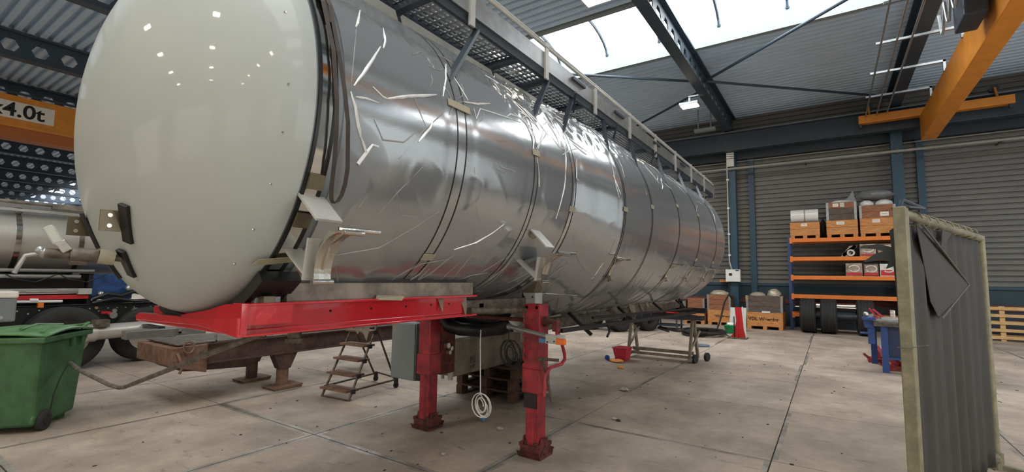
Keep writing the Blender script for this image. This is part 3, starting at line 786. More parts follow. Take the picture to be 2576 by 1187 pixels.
# ---- saddle, sill and red fifth-wheel subframe
mk('saddle', ringstrip(1.25, 1.46, .012, .075, -112, -50, 30), 'black_plastic', tk, smooth=True)
mk('saddle', ringstrip(1.30, 1.44, .07, .10, 228-4, 290, 20), 'black_plastic', tk, smooth=True) if False else None
mk('saddle_block', G().hexa([(1.28, 2.42, 1.5), (1.42, 2.42, 1.5), (1.42, 2.7, 1.5), (1.28, 2.7, 1.5), (1.30, 2.42, 1.63), (1.42, 2.42, 1.66), (1.42, 2.6, 1.66), (1.30, 2.6, 1.63)]), 'grey_paint', tk, bevel=.006)
mk('saddle_bracket', G().box(1.38, 1.56, 2.36, 2.42, 1.66, 1.70), 'olive_plate', tk, bevel=.004)
mk('saddle_foot', G().box(1.30, 1.36, 2.37, 2.44, 1.50, 1.54), 'olive_plate', tk, bevel=.004)
for y, s in ((2.36, 1), (3.74, -1)):
    g = G().box(1.44, 3.02, min(y+s*.04, y+s*.16), max(y+s*.04, y+s*.16), 1.505, 1.605)
    sl = mk('sill', g, 'sill', tk, bevel=.006)
    mk('sill_ledge', G().box(1.46, 2.96, min(y+s*.06, y+s*.22), max(y+s*.06, y+s*.22), 1.605, 1.655), 'grease', sl)
    mk('tape_piece', G().hexa([(2.0, y-s*.005, 1.50), (2.2, y-s*.02, 1.49), (2.22, y-s*.02, 1.515), (2.02, y+s*.02, 1.525), (2.0, y, 1.51), (2.18, y-s*.02, 1.50), (2.2, y-s*.01, 1.522), (2.04, y+s*.04, 1.53)]), 'tape', sl)
    # C-channel: flanges towards the outside
    ya, yb = sorted((y-s*.005, y+s*.11))
    xf = 1.21 if s > 0 else 2.1
    g = G().box(xf, 2.98, *sorted((y+s*.10, y+s*.112)), 1.357, 1.493).box(xf, 3.02, ya, yb, 1.345, 1.357).box(xf, 3.02, ya, yb, 1.493, 1.507)
    g.box(xf-.01, xf+.004, ya, yb, 1.345, 1.507)
    bmr = mk('subframe_beam', g, 'red_gloss', tk, bevel=.003)
    for x in (1.45, 1.75, 2.05, 2.35, 2.6, 2.8): mk('bolt_hole', G().cyl((x, y+s*.099, 1.44), (x, y+s*.0975, 1.44), .008, n=10), 'dark_hole', bmr)
g = G().box(1.20, 2.5, 2.42, 3.68, 1.347, 1.375)
rp = mk('rubbing_plate', g, 'red_gloss', tk, bevel=.004)
mk('plate_underside', G().box(1.24, 2.5, 2.44, 3.66, 1.338, 1.347), 'rust_light', rp)
g = G().prism([(1.17, 2.355, 1.345), (1.17, 2.355, 1.44), (1.17, 2.60, 1.425), (1.17, 2.76, 1.415), (1.17, 3.55, 1.405), (1.17, 3.60, 1.385), (1.17, 3.58, 1.36), (1.17, 2.76, 1.378)], (.035, 0, 0))
mk('nose_lip', g, 'red_gloss', rp, bevel=.004)
mk('gusset', G().prism([(1.185, 2.352, 1.36), (1.185, 2.352, 1.507), (1.185, 2.52, 1.497), (1.185, 2.70, 1.46), (1.185, 3.0, 1.42), (1.185, 3.0, 1.385)], (.03, 0, 0)).hexa([(1.2, 2.36, 1.40), (1.45, 2.36, 1.40), (1.45, 3.0, 1.40), (1.2, 3.0, 1.40), (1.2, 2.36, 1.506), (1.45, 2.36, 1.506), (1.45, 3.0, 1.412), (1.2, 3.0, 1.412)]), 'red_gloss', rp)
mk('kingpin', G().cyl((1.9, TY, 1.347), (1.9, TY, 1.22), .045, n=16).cyl((1.9, TY, 1.22), (1.9, TY, 1.19), .06, n=16), 'dirty_steel', rp)
for x in (1.25, 2.0, 2.45): mk('cross_member', G().box(x+.02, x+.08, 2.49, 3.61, 1.376, 1.44), 'red_gloss', rp)
# dark underframe aft of the red frame
mk('underframe', G().box(2.98, 4.5, 2.55, 2.63, 1.33, 1.45).box(2.98, 4.5, 3.47, 3.55, 1.33, 1.45).box(3.3, 3.36, 2.55, 3.55, 1.34, 1.42).box(4.3, 4.36, 2.55, 3.55, 1.16, 1.42).box(4.4, 10.2, 2.6, 2.68, 1.08, 1.2).box(4.4, 10.2, 3.42, 3.5, 1.08, 1.2), 'dirty_steel', tk)
mk('crossing_pipe', G().cyl((3.1, 2.5, 1.37), (4.1, 2.42, 1.33), .028), 'dirty_steel', tk)

# ---- landing legs
def leg(y, first):
    x = 3.95
    lg = mk('landing_leg', G().box(x-.085, x+.085, y-.085, y+.085, .60, 1.40).box(x-.10, x+.10, y-.095, y+.095, .58, .80), 'red_worn', tk, bevel=.008)
    if first:
        for z in [.82+.07*k for k in range(8)]: mk('weld_bead', G().ball((x-.085, y+.088, z), .012, .012, .03, n=8, m=5), 'red_worn', lg)
        for s in (-1, 1):
            for q in (-.05, .05): mk('bolt', G().cyl((x-.09, y+q*1.1, 1.37), (x-.075, y+q*1.1, 1.37), .014, n=6), 'red_rust', lg)
        mk('gear_cover', G().cyl((x, y-.08, 1.24), (x, y-.125, 1.24), .05, n=14).cyl((x, y-.12, 1.24), (x, y-.24, 1.24), .018), 'red_rust', lg)
    else:
        mk('gear_box', G().box(x+.085, x+.32, y-.10, y+.06, .56, 1.36), 'red_rust', lg, bevel=.008)
        mk('hinge_bolts', G().cyl((x+.15, y-.10, .88), (x+.15, y-.15, .88), .03).cyl((x+.22, y-.10, .84), (x+.22, y-.14, .84), .025).cyl((x+.18, y-.10, .80), (x+.18, y-.15, .80), .022), 'zinc', lg)
    mk('inner_leg', G().box(x-.07, x+.07, y-.07, y+.07, .10, .62).box(x-.078, x-.06, y-.02, y+.05, .10, .60), 'red_worn', lg, bevel=.008)
    if first: mk('grease_band', G().box(x-.082, x+.08, y-.055, y+.080, .44, .58), 'grease', lg)
    # foot: boat-shaped plate with a stirrup on each side
    k = .68
    ft = mk('foot', G().prism([(x-.16*k, y-.12, .025), (x+.16*k, y-.12, .025), (x+.21*k, y-.12, .06), (x+.16*k, y-.12, .0), (x-.16*k, y-.12, .0), (x-.21*k, y-.12, .06)], (0, .24, 0)), 'red_rust', lg)
    for s in (-1, 1):
        mk('stirrup', G().prism([(x-.13*k, y+s*.085, .02), (x+.13*k, y+s*.085, .02), (x+.07*k, y+s*.085, .17), (x-.07*k, y+s*.085, .17)], (0, .02*s, 0)).bar((x-.16*k, y+s*.10, .11), (x+.16*k, y+s*.10, .11), .03, .03), 'red_rust', lg)
        mk('foot_lug', G().box(x+s*.13*k-.02, x+s*.13*k+.02, y-.105, y+.105, .02, .105), 'red_rust', lg, bevel=.006)
    mk('foot_pivot', G().cyl((x, y-.12, .12), (x, y+.12, .12), .028).box(x-.075, x+.075, y-.075, y+.075, .08, .14), 'red_rust', lg)
    return lg
lgR = leg(2.36, True); lgL = leg(3.74, False)
mk('cross_shaft', G().cyl((3.95, 2.45, 1.24), (3.95, 3.66, 1.24), .02), 'red_rust', tk)
ck = [(3.92, 2.12, 1.24), (3.90, 2.11, 1.14), (3.98, 2.11, 1.07), (4.05, 2.11, .95), (4.06, 2.11, .89), (4.00, 2.11, .855), (3.80, 2.12, .85), (3.70, 2.12, .80), (3.69, 2.12, .62)]
mk('crank_handle', G().tube(ck, .016, 8), 'red_worn', tk, smooth=True)
mk('crank_joint', G().box(3.88, 3.95, 2.10, 2.15, 1.16, 1.26).tube([(3.93, 2.13, 1.22), (3.96, 2.12, 1.14), (3.93, 2.11, 1.1)], .012, 6), 'red_rust', tk)
mk('crank_stay', G().cyl((3.80, 2.2, .92), (3.98, 2.2, .50), .014).cyl((3.86, 2.28, .90), (3.92, 2.1, .90), .014), 'dirty_steel', tk)
# bracket pillar above the right leg
mk('leg_bracket', G().hexa([(4.06, 2.44, 1.37), (4.2, 2.44, 1.37), (4.2, 2.60, 1.37), (4.06, 2.60, 1.37), (4.06, 2.44, 1.50), (4.2, 2.44, 1.5), (4.2, 2.60, 1.5), (4.06, 2.60, 1.5)]), 'alu_white', tk, bevel=.005)
mk('leg_bracket_web', G().hexa([(4.08, 2.60, 1.1), (4.1, 2.60, 1.1), (4.1, 2.70, 1.1), (4.08, 2.70, 1.1), (4.08, 2.60, 1.5), (4.1, 2.60, 1.5), (4.1, 2.80, 1.5), (4.08, 2.80, 1.5)]).box(4.06, 4.10, 2.58, 2.61, 1.0, 1.5), 'grey_paint', tk)
mk('leg_bracket_arm', G().hexa([(4.06, 2.46, 1.5), (4.2, 2.46, 1.5), (4.2, 2.60, 1.5), (4.06, 2.60, 1.5), (4.02, 2.36, 1.70), (4.14, 2.36, 1.70), (4.14, 2.49, 1.74), (4.02, 2.49, 1.74)]), 'olive_plate', tk, bevel=.004)
mk('leg_bracket_web', G().hexa([(4.08, 2.6, 1.5), (4.1, 2.6, 1.5), (4.1, 2.8, 1.5), (4.08, 2.8, 1.5), (4.08, 2.5, 1.72), (4.1, 2.5, 1.72), (4.1, 2.62, 1.62), (4.08, 2.62, 1.62)]), 'grey_paint', tk)
for y in (2.47, 2.57): mk('rivet', G().cyl((4.062, y, 1.46), (4.05, y, 1.46), .008, n=8), 'dark_hole', tk)

# ---- marker lamp on a stub bar
mb = mk('lamp_bar', G().cyl((3.78, 2.55, 1.185), (3.78, 2.12, 1.125), .02).cyl((3.78, 2.57, 1.188), (3.78, 2.54, 1.184), .03), 'galv', tk, smooth=True)
mk('lamp_bracket', G().box(3.76, 3.79, 2.04, 2.15, 1.065, 1.145), 'alu_white', mb)
mk('blue_marker', G().box(3.79, 3.83, 2.13, 2.24, 1.06, 1.105), 'blue_lens', mb, bevel=.006)
mk('amber_marker', G().box(3.75, 3.79, 1.955, 2.04, 1.065, 1.115), 'amber', mb, bevel=.006)
mk('white_marker', G().box(3.765, 3.79, 1.96, 2.04, 1.115, 1.15), 'alu_white', mb, bevel=.004)
mk('bracket_screws', G().cyl((3.758, 2.06, 1.09), (3.75, 2.06, 1.09), .006, n=8).cyl((3.758, 2.13, 1.08), (3.75, 2.13, 1.08), .006, n=8), 'dark_hole', mb)

# ---- black duct hoses, grey cabinet, side guard
mk('duct_hose', G().tube([(4.0, 3.72, 1.32), (4.05, 3.72, 1.18), (4.12, 3.66, 1.10), (4.2, 3.5, 1.06), (4.2, 3.2, 1.07), (4.15, 2.9, 1.12), (4.1, 2.75, 1.2)], .075, 12), 'black_plastic', tk, smooth=True)
mk('duct_hose', G().tube([(4.4, 3.9, 1.2), (4.4, 3.5, 1.18), (4.38, 3.1, 1.16), (4.35, 2.75, 1.18)], .11, 14), 'black_plastic', tk, smooth=True)
mk('foil_sleeve', G().cyl((4.1, 2.74, 1.24), (4.08, 2.64, 1.14), .05, .065, 12), 'foil_white', tk, smooth=True)
mk('clip', G().box(4.08, 4.1, 3.24, 3.33, 1.22, 1.235).bar((4.08, 3.33, 1.29), (4.08, 3.25, 1.22), .02, .012).bar((4.08, 3.26, 1.29), (4.08, 3.18, 1.22), .02, .012), 'galv', tk)
cb = mk('side_cabinet', G().box(4.1, 4.4, 4.10, 4.51, .42, 1.09), 'grey_paint', tk, bevel=.008)
mk('cabinet_door', G().box(4.085, 4.1, 4.11, 4.50, .43, 1.08), 'grey_paint', cb, bevel=.004)
mk('cabinet_bracket', G().box(4.1, 4.2, 4.03, 4.10, .43, 1.03), 'black_plastic', cb)
mk('cabinet_hanger', G().box(4.3, 4.35, 3.9, 4.5, 1.08, 1.12).box(4.3, 4.35, 4.2, 4.25, 1.09, 1.5).box(4.3, 4.35, 3.5, 4.25, 1.4, 1.45), 'dark_steel', cb)
sg = mk('side_guard', G().bar((4.15, 2.2, 1.14), (9.6, 2.2, 1.02), .04, .04).bar((5.0, 2.25, 1.21), (9.6, 2.25, 1.10), .03, .03), 'black_plastic', tk)
for x in (4.9, 6.4, 8.0, 9.4): mk('guard_post', G().bar((x, 2.22, 1.03), (x, 2.5, 1.26), .04, .03), 'black_plastic', sg)
mk('guard_hook', G().tube([(5.25, 2.17, 1.11), (5.25, 2.15, 1.04), (5.18, 2.15, .99)], .014, 6), 'black_plastic', sg)
# rear running gear under the belly
for x in (7.6, 8.95):
    ax = mk('axle', G().cyl((x, 2.25, .56), (x, 3.85, .56), .06), 'dark_steel', tk) if False else None
mk('rear_bumper', G().box(10.1, 10.2, 2.1, 4.0, .98, 1.08).box(10.1, 10.2, 2.6, 2.68, 1.05, 1.3).box(10.1, 10.2, 3.42, 3.5, 1.05, 1.3), 'black_plastic', tk)
mk('rear_frame', G().tube([(10.2, 2.62, 1.22), (10.75, 2.62, 1.22), (10.75, 2.62, .98), (10.2, 2.62, .98)], .02, 6).bar((10.2, 2.6, 1.2), (10.55, 2.6, .96), .03, .03), 'black_plastic', tk)

# ---- pipe-tray cradles on the flank
def cradle(x, big=False):
    yc, zc, r = 1.82, 1.665, .185
    if big: yc, zc = 1.80, 1.655
    arc = [(yc+r*math.cos(R(a)), zc+r*math.sin(R(a))) for a in range(-8, 97, 8)]
    hw = .045 if big else .03
    g = G(); rs = []
    for (y, z), a in zip(arc, range(-8, 97, 8)):
        dy, dz = math.cos(R(a))*.008, math.sin(R(a))*.008
        rs.append([(x-hw, y, z), (x+hw, y, z), (x+hw, y+dy, z+dz), (x-hw, y+dy, z+dz)])
    g.rings(rs)
    c = mk('tray_cradle', g, 'polished', tk)
    e0, e1 = arc[0], arc[-1]
    mk('cradle_lip', G().cyl((x-hw-.01, e0[0], e0[1]-.012), (x+hw+.01, e0[0], e0[1]-.012), .013), 'polished', c)
    mk('cradle_lip', G().cyl((x-hw-.01, e1[0]-.01, e1[1]), (x+hw+.01, e1[0]-.01, e1[1]), .012), 'polished', c)
    mk('cradle_web', G().prism([(x-.006, yc+r*.97, zc+.02), (x-.006, yc+r*.72, zc+r*.72), (x-.006, yc+.02, zc+r), (x-.006, yc+.14, zc+r+.02), (x-.006, yc+r+.05, zc+.12)], (.012, 0, 0)), 'polished', c)
    # arm to the tank
    top = tp(x, -30, -.01); low = tp(x, -44, -.01)
    if big:
        g = G().bar((x-.02, yc+.12, zc+r+.06), tp(x-.02, -26, 0), .14, .012, (0, .3, 1)).bar((x-.0, yc+r+.03, zc+r*.9), (x, yc+r+.06, zc-.03), .13, .012, (0, 1, .2))
        mk('cradle_arm', g, 'alu_white', c)
        mk('cradle_stay', G().bar((x, yc+r+.05, zc-.02), tp(x, -42, 0), .1, .01), 'alu_white', c)
    else:
        mk('cradle_arm', G().bar((x, yc+r*.72, zc+r*.75), top, .05, .012).bar((x, yc+r, zc+.02), low, .05, .012), 'alu', c)
    mk('cradle_rod', G().cyl((x-.14 if not big else x-.02, yc+.05, zc+r+.02), (x+.16, yc-.02, zc+r+.015), .011), 'polished', c)
cradle(1.36, True); cradle(3.45, True)
for x in (4.9, 7.04, 8.2, 9.5, 10.35): cradle(x)
mk('grey_tray', G().hexa([(3.5, 2.1, 1.80), (3.75, 2.1, 1.80), (3.75, 2.3, 1.74), (3.5, 2.3, 1.74), (3.5, 2.1, 1.83), (3.75, 2.1, 1.83), (3.75, 2.3, 1.78), (3.5, 2.3, 1.78)]), 'grey_paint', tk)
for x, th in ((3.42, -28), ): mk('tank_button', G().ball(tp(x, th, .02), .035, n=10, m=6), 'tape', tk)

# ---- roof walkway
WZ, WI, WO, WE = 3.66, 2.62, 2.27, 11.9
wk = mk('walkway', G().box(1.5, WE, WI-.012, WI+.03, WZ-.06, WZ+.02).box(1.5, WE, WO-.02, WO+.012, WZ-.06, WZ+.02), 'dark_steel', tk)
g = G(); y = WO+.02; k = 0
while y < WI-.02:
    g.box(1.5, WE, y, y+.016, WZ-.015, WZ); y += .046
x = 1.5
while x < 6.0:
    g.box(x, x+.03, WO, WI, WZ-.013, WZ-.002); x += .085
gr = mk('grating', g, 'galv', wk); gr['kind'] = 'stuff'
for x in (1.53, 2.3, 3.43, 3.98, 4.8, 5.75, 7.05, 8.35, 9.6, 10.8, 11.85):
    mk('cross_bar', G().box(x-.03, x+.03, WO, WI+.03, WZ-.07, WZ-.02), 'dark_steel', wk)
for x0_, x1_ in ((1.5, 2.2), (2.27, 3.35), (3.42, 4.7), (4.78, 6.0), (6.1, 7.4), (7.5, 9.0), (9.1, 10.4)):
    mk('tank_rail', G().hexa([(x0_, 2.455, 3.405), (x1_, 2.455, 3.405), (x1_, 2.485, 3.40), (x0_, 2.485, 3.40), (x0_, 2.505, 3.535), (x1_, 2.505, 3.535), (x1_, 2.53, 3.53), (x0_, 2.53, 3.53)]), 'alu_white', wk)
for x, th in ((2.28, 23), (3.42, 28), (3.96, 28), (4.8, 30), (5.75, 31), (7.02, 32), (8.29, 33), (9.66, 34)):
    a = tp(x, th, -.01); mk('strut', G().bar(a, (x+.56, WO+.0, WZ-.05), .045, .03), 'dark_steel', wk)
mk('toe_board', G().box(1.5, WE, WO-.05, WO-.04, WZ+.0, WZ+.17), 'galv', wk)
x = 1.55
while x < WE:
    mk('rail_post', G().box(x-.03, x+.03, WO-.07, WO-.05, WZ-.10, WZ+.26), 'alu_white', wk); x += 1.15
mk('folded_rail', G().cyl((1.5, WO-.06, WZ+.225), (WE-.2, WO-.06, WZ+.205), .016).cyl((1.5, WO-.04, WZ+.27), (WE-.3, WO-.04, WZ+.245), .016).cyl((4.5, WO-.06, WZ+.22), (WE-.2, WO-.06, WZ+.20), .012), 'alu_white', wk, smooth=True)
for x in (4.4, 5.6, 7.2, 8.8): mk('rail_latch', G().box(x, x+.3, WO-.08, WO-.05, WZ+.1, WZ+.13).bar((x, WO-.1, WZ-.05), (x+.35, WO+.1, WZ-.12), .02, .02), 'dark_steel', wk)
mk('walkway_stay', G().cyl((WE-.3, WO+.1, WZ-.05), (10.7, 2.3, 3.2), .012).cyl((WE-.05, WO+.1, WZ-.05), (10.75, 2.3, 3.0), .012), 'dirty_steel', wk)
mk('walkway_end', G().box(WE, WE+.03, WO-.02, WI+.03, WZ-.07, WZ+.03), 'alu_white', wk)
# ================================================================== LEFT SIDE
# ---- green wheelie bin, nearest on the left
bn = thing('wheelie_bin', 'scuffed green wheelie bin with closed lid at the left edge', 'bin', (1.40, 7.2, 0))
def tap(z):     # tapered body: returns x0,x1,y0,y1 at height z
    t = z/0.95
    return 1.14-.07*t-.10, 1.72+.06*t, 6.92-.05*t, 7.50+.06*t
a, b = tap(.06), tap(.95)
g = G().hexa([(a[0], a[2], .06), (a[1], a[2], .06), (a[1], a[3], .06), (a[0], a[3], .06), (b[0], b[2], .95), (b[1], b[2], .95), (b[1], b[3], .95), (b[0], b[3], .95)])
mk('body', g, 'bin_green', bn, bevel=.03)
b = tap(1.0)
rm = mk('rim', G().box(b[0]-.03, b[1]+.03, b[2]-.03, b[3]+.03, .915, .975), 'bin_green', bn, bevel=.012)
for x in (1.45, 1.62): mk('rib', G().box(x-.012, x+.012, b[2]-.035, b[2]+.0, .82, .92), 'bin_green', bn, bevel=.005)
g = G(); rows = []
for i in range(9):
    x = b[0]-.02+(b[1]-b[0]+.05)*i/8
    rows.append([Vector((x, b[2]-.035+(b[3]-b[2]+.07)*k/6, .98+.05*math.sin(PI*k/6)*.6+.045*math.sin(PI*i/8))) for k in range(7)])
g.grid(rows); ld = mk('lid', g, 'lid_green', bn, smooth=True, solid=.02)
mk('lid_rib', G().tube([(b[0]+.05, b[2]+.05, 1.02), (1.3, b[2]+.12, 1.045), (1.6, b[2]+.06, 1.03)], .015, 6).tube([(b[0]+.1, b[2]+.25, 1.05), (1.4, b[2]+.3, 1.07), (1.7, b[2]+.22, 1.04)], .015, 6), 'lid_green', ld, smooth=True)
mk('handle', G().tube([(b[1]-.12, b[2]+.02, 1.0), (b[1]-.02, b[2]+.0, 1.05), (b[1]+.06, b[2]+.10, 1.02), (b[1]+.07, b[2]+.35, 1.0)], .016, 8), 'lid_green', bn, smooth=True)
for y, n_ in ((6.90, -1), (7.50, 1)):
    wl = mk('wheel', G().lathe((1.16, y-.03, .105), (0, 1, 0), [(0, .06), (0, .085), (.01, .105), (.055, .105), (.065, .085), (.065, .06)], 24), 'rubber', bn, smooth=True)
    mk('hub', G().lathe((1.16, y-.036, .105), (0, 1, 0), [(0, .03), (0, .055), (.03, .06)], 16), 'black_plastic', wl, smooth=True)
mk('axle', G().cyl((1.16, 6.9, .105), (1.16, 7.5, .105), .012), 'dirty_steel', bn)
mk('wheel_arch', G().tube([(1.16+.13*math.cos(R(q)), 6.93, .105+.13*math.sin(R(q))) for q in range(-10, 200, 15)], .018, 6), 'bin_green', bn, smooth=True)
mk('base_foot', G().box(1.55, 1.68, 6.98, 7.45, 0.0, .08), 'bin_green', bn)
bn.location = (1.45, 7.28, 0); bn.rotation_euler = (0, 0, R(50))
tag(mk('cord', G().tube([(1.70, 6.93, .66), (1.67, 6.925, .62), (1.62, 6.90, .50), (1.58, 6.89, .34), (1.57, 6.90, .20)], .006, 6), 'ink'), 'thin black cord hanging down the side of the green bin', 'cord')
# ---- bent pipe between the bin and the red subframe
bp = [(1.70, 6.93, .66), (1.68, 6.5, .63), (1.72, 5.8, .575), (1.75, 5.64, .562), (1.74, 5.46, .595), (1.45, 2.6, 1.335)]
tag(mk('bent_pipe', G().tube(bp, .019, 8), 'dirty_steel', smooth=True), 'long dark bent pipe slung from the red subframe towards the green bin', 'pipe')

# ---- rusty skeletal trailer frame
rt_ = thing('rusty_trailer_frame', 'low rusty trailer frame on two short legs behind the red subframe', 'trailer', (4.0, 7.1, 0))
for y in (6.72, 7.6):
    mk('long_beam', G().box(2.75, 9.4, y-.06, y+.06, .745, .76).box(2.75, 9.4, y-.06, y+.06, .50, .515).box(2.75, 9.4, y-.008, y+.008, .515, .745), 'rust', rt_)
mk('nose_box', G().hexa([(2.55, 6.62, .52), (2.95, 6.62, .40), (2.95, 7.7, .40), (2.55, 7.7, .52), (2.55, 6.62, .74), (2.95, 6.62, .76), (2.95, 7.7, .76), (2.55, 7.7, .74)]), 'rust_light', rt_, bevel=.01)
mk('skid', G().hexa([(2.75, 6.8, .42), (3.6, 6.8, .36), (3.6, 7.5, .36), (2.75, 7.5, .42), (2.6, 6.8, .52), (3.7, 6.8, .52), (3.7, 7.5, .52), (2.6, 7.5, .52)]), 'rust', rt_)
mk('coupling_ring', G().tube([(2.72+.06*math.cos(R(q)), 6.60, .74+.07*math.sin(R(q))) for q in range(0, 361, 30)], .014, 6), 'rust_light', rt_)
mk('hook', G().tube([(2.6, 6.6, .68), (2.62, 6.56, .60), (2.64, 6.55, .50), (2.62, 6.56, .44)], .016, 6), 'rust_light', rt_)
mk('lamp_boss', G().cyl((2.9, 6.66, .64), (2.9, 6.58, .64), .05, n=14), 'dirty_steel', rt_)
mk('chequer_plate', G().box(2.62, 4.2, 6.68, 7.6, .76, .775), 'dirty_steel', rt_)
for x in (2.95, 3.6): mk('clip', G().box(x, x+.12, 6.66, 6.70, .775, .79).box(x+.1, x+.12, 6.66, 6.70, .775, .86), 'zinc', rt_)
for x in (3.2, 4.6, 6.0, 7.4): mk('cross_member', G().box(x-.05, x+.05, 6.78, 7.54, .55, .70), 'rust', rt_)
for y in (6.75, 7.6):
    l = mk('leg', G().box(3.98, 4.10, y-.06, y+.06, .03, .5), 'rust_light' if y < 7 else 'rust', rt_)
    mk('leg_gusset', G().prism([(3.85, y-.07, .52), (4.23, y-.07, .52), (4.12, y-.07, .28), (3.96, y-.07, .28)], (0, .14, 0)), 'rust', l)
    mk('leg_foot', G().hexa([(3.85, y-.17, 0), (4.25, y-.17, 0.0), (4.25, y+.17, 0), (3.85, y+.17, 0), (3.83, y-.17, .03), (4.27, y-.17, .05), (4.27, y+.17, .05), (3.83, y+.17, .03)]), 'rust_light', l)
for x in (8.2,): mk('rear_leg', G().box(x-.06, x+.06, 6.7, 6.82, 0, .5).box(x-.06, x+.06, 7.54, 7.66, 0, .5), 'rust', rt_)

# ---- second vehicle: chassis with big wheel carrying another clad tank
tr = thing('tanker_truck', 'second tanker, silver clad tank on a black chassis with big tyre, behind the bin', 'truck', (2.7, 11.2, 0))
def tyre_g(c, r, wdt, ax=(0, 1, 0), grooves=4):
    h = wdt/2; pr = [(-h*.9, r*.58), (-h, r*.66), (-h, r*.86), (-h*.86, r*.97)]
    gw = h*1.6/(grooves*2+1)
    x = -h*.8
    for k in range(grooves*2+1):
        rr = r if k % 2 == 0 else r*.972
        pr += [(x+.004, rr), (x+gw-.004, rr)]; x += gw
    pr += [(h*.86, r*.97), (h, r*.86), (h, r*.66), (h*.9, r*.58)]
    return G().lathe(c, ax, pr, 40, closed=True)
def wheel(par, c, r, wdt, side=-1, rimm='chrome', ax=(0, 1, 0)):
    ty = mk('tyre', tyre_g(c, r, wdt, ax), 'rubber', par, smooth=True)
    A = Vector(ax); cc = Vector(c)
    mk('rim', G().lathe(cc+A*side*wdt*.45, A*-side, [(0, r*.57), (.0, r*.60), (.03, r*.55), (wdt*.35, r*.50), (wdt*.38, r*.30), (wdt*.30, r*.27), (wdt*.28, r*.16)], 28), rimm, ty, smooth=True)
    hb = G().cyl(cc+A*side*wdt*.10, cc+A*side*wdt*.42, r*.17, r*.13, 16)
    u, v = frame(A)
    for k in range(10):
        p = cc+(u*math.cos(2*PI*k/10)+v*math.sin(2*PI*k/10))*r*.30
        hb.cyl(p+A*side*wdt*.05, p+A*side*wdt*.24, .018, n=6)
    mk('hub', hb, rimm, ty)
    return ty
wheel(tr, (2.52, 10.75, .53), .53, .36)
wheel(tr, (3.72, 10.95, .50), .50, .36)
wheel(tr, (2.52, 12.6, .53), .53, .36, 1)
for y in (10.98, 12.2):
    fr = mk('frame_rail', G().box(-1.0, 6.4, y, y+.08, .70, 1.06).box(-1.0, 6.4, y-.02, y+.1, 1.06, 1.085), 'black_plastic', tr, bevel=.006)
    if y < 11:
        for x in [1.2+.13*k for k in range(26)]: mk('rivet', G().cyl((x, y+.001, 1.0 if (int(x*10) % 3) else .95), (x, y-.012, 1.0 if (int(x*10) % 3) else .95), .013, n=8), 'zinc', fr)
        mk('red_tap', G().cyl((3.16, y, .91), (3.16, y-.06, .91), .03).box(3.05, 3.14, y-.05, y, .90, .945), 'red_plain', fr)
        mk('valve', G().cyl((3.22, y, .87), (3.22, y-.07, .87), .06, n=12).cyl((3.24, y, .95), (3.24, y-.05, .95), .035), 'zinc', fr)
        mk('valve', G().cyl((3.56, y, .92), (3.56, y-.06, .92), .07, n=14).bar((3.42, y-.05, .80), (3.58, y-.05, .93), .035, .02), 'zinc', fr)
        mk('yellow_cap', G().cyl((2.98, y, 1.01), (2.98, y-.03, 1.01), .025), 'yellow_line', fr)
mk('axle_tube', G().cyl((2.75, 10.45, .62), (4.6, 10.6, .66), .13, n=20).cyl((2.72, 10.45, .62), (2.85, 10.46, .62), .15, n=20), 'alu_clad', tr, smooth=True)
mk('axle_cap', G().cyl((2.6, 10.45, .62), (2.72, 10.45, .62), .10, n=16).box(2.80, 3.0, 10.3, 10.5, .72, .84), 'dirty_steel', tr)
mk('step_bar', G().box(3.0, 4.2, 9.55, 9.75, .555, .69), 'alu', tr, bevel=.008)
mk('step_hooks', G().box(3.75, 3.78, 9.50, 9.53, .60, .74).box(3.75, 3.84, 9.50, 9.53, .60, .63), 'zinc', tr)
mk('step_bracket', G().box(3.5, 3.6, 9.7, 11.0, .66, .72), 'black_plastic', tr)
gb = mk('grey_locker', G().box(.95, 1.86, 10.35, 10.95, .88, 1.24), 'grey_paint', tr, bevel=.02)
mk('locker_lid', G().box(.94, 1.87, 10.33, 10.96, 1.24, 1.34), 'label_white', gb, bevel=.02)
mk('locker_latch', G().cyl((1.70, 10.35, .95), (1.70, 10.33, .95), .025), 'zinc', gb)
mk('red_rail', G().box(1.86, 2.85, 10.95, 11.05, 1.18, 1.25), 'red_plain', tr)
mk('grey_rail', G().box(1.2, 2.85, 11.05, 11.12, 1.27, 1.36), 'alu_white', tr)
mk('valve_box', G().box(2.70, 2.88, 10.9, 11.0, 1.26, 1.36), 'alu_white', tr)
mk('white_rods', G().cyl((1.9, 10.9, 1.155), (2.5, 10.9, 1.145), .022).cyl((2.1, 10.9, 1.175), (2.2, 10.9, 1.17), .03), 'white_plain', tr)
mk('orange_strap', G().box(2.20, 2.27, 10.88, 10.97, 1.05, 1.13), 'orange_rack', tr)
mk('cable_loom', G().tube([(2.9, 10.95, 1.16), (3.1, 10.9, 1.26), (3.3, 10.9, 1.22), (3.5, 10.9, 1.30), (3.8, 10.95, 1.22), (4.2, 10.95, 1.2)], .04, 8).tube([(2.9, 10.9, 1.1), (3.2, 10.85, 1.18), (3.5, 10.88, 1.12), (4.0, 10.9, 1.14)], .03, 8), 'black_plastic', tr, smooth=True)
mk('blue_panel', G().box(2.90, 3.5, 11.0, 11.5, 1.16, 1.62), 'blue_tarp', tr, bevel=.01)
mk('panel_frame', G().box(2.84, 2.90, 10.98, 11.5, 1.08, 1.62), 'black_plastic', tr)
mk('gladhand', G().ball((3.42, 10.92, 1.36), .06, n=10, m=6).ball((3.02, 10.95, 1.26), .05, n=10, m=6), 'zinc', tr, smooth=True)
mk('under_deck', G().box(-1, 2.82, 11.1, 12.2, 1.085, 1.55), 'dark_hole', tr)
t2 = tr
g = G(); rows = []
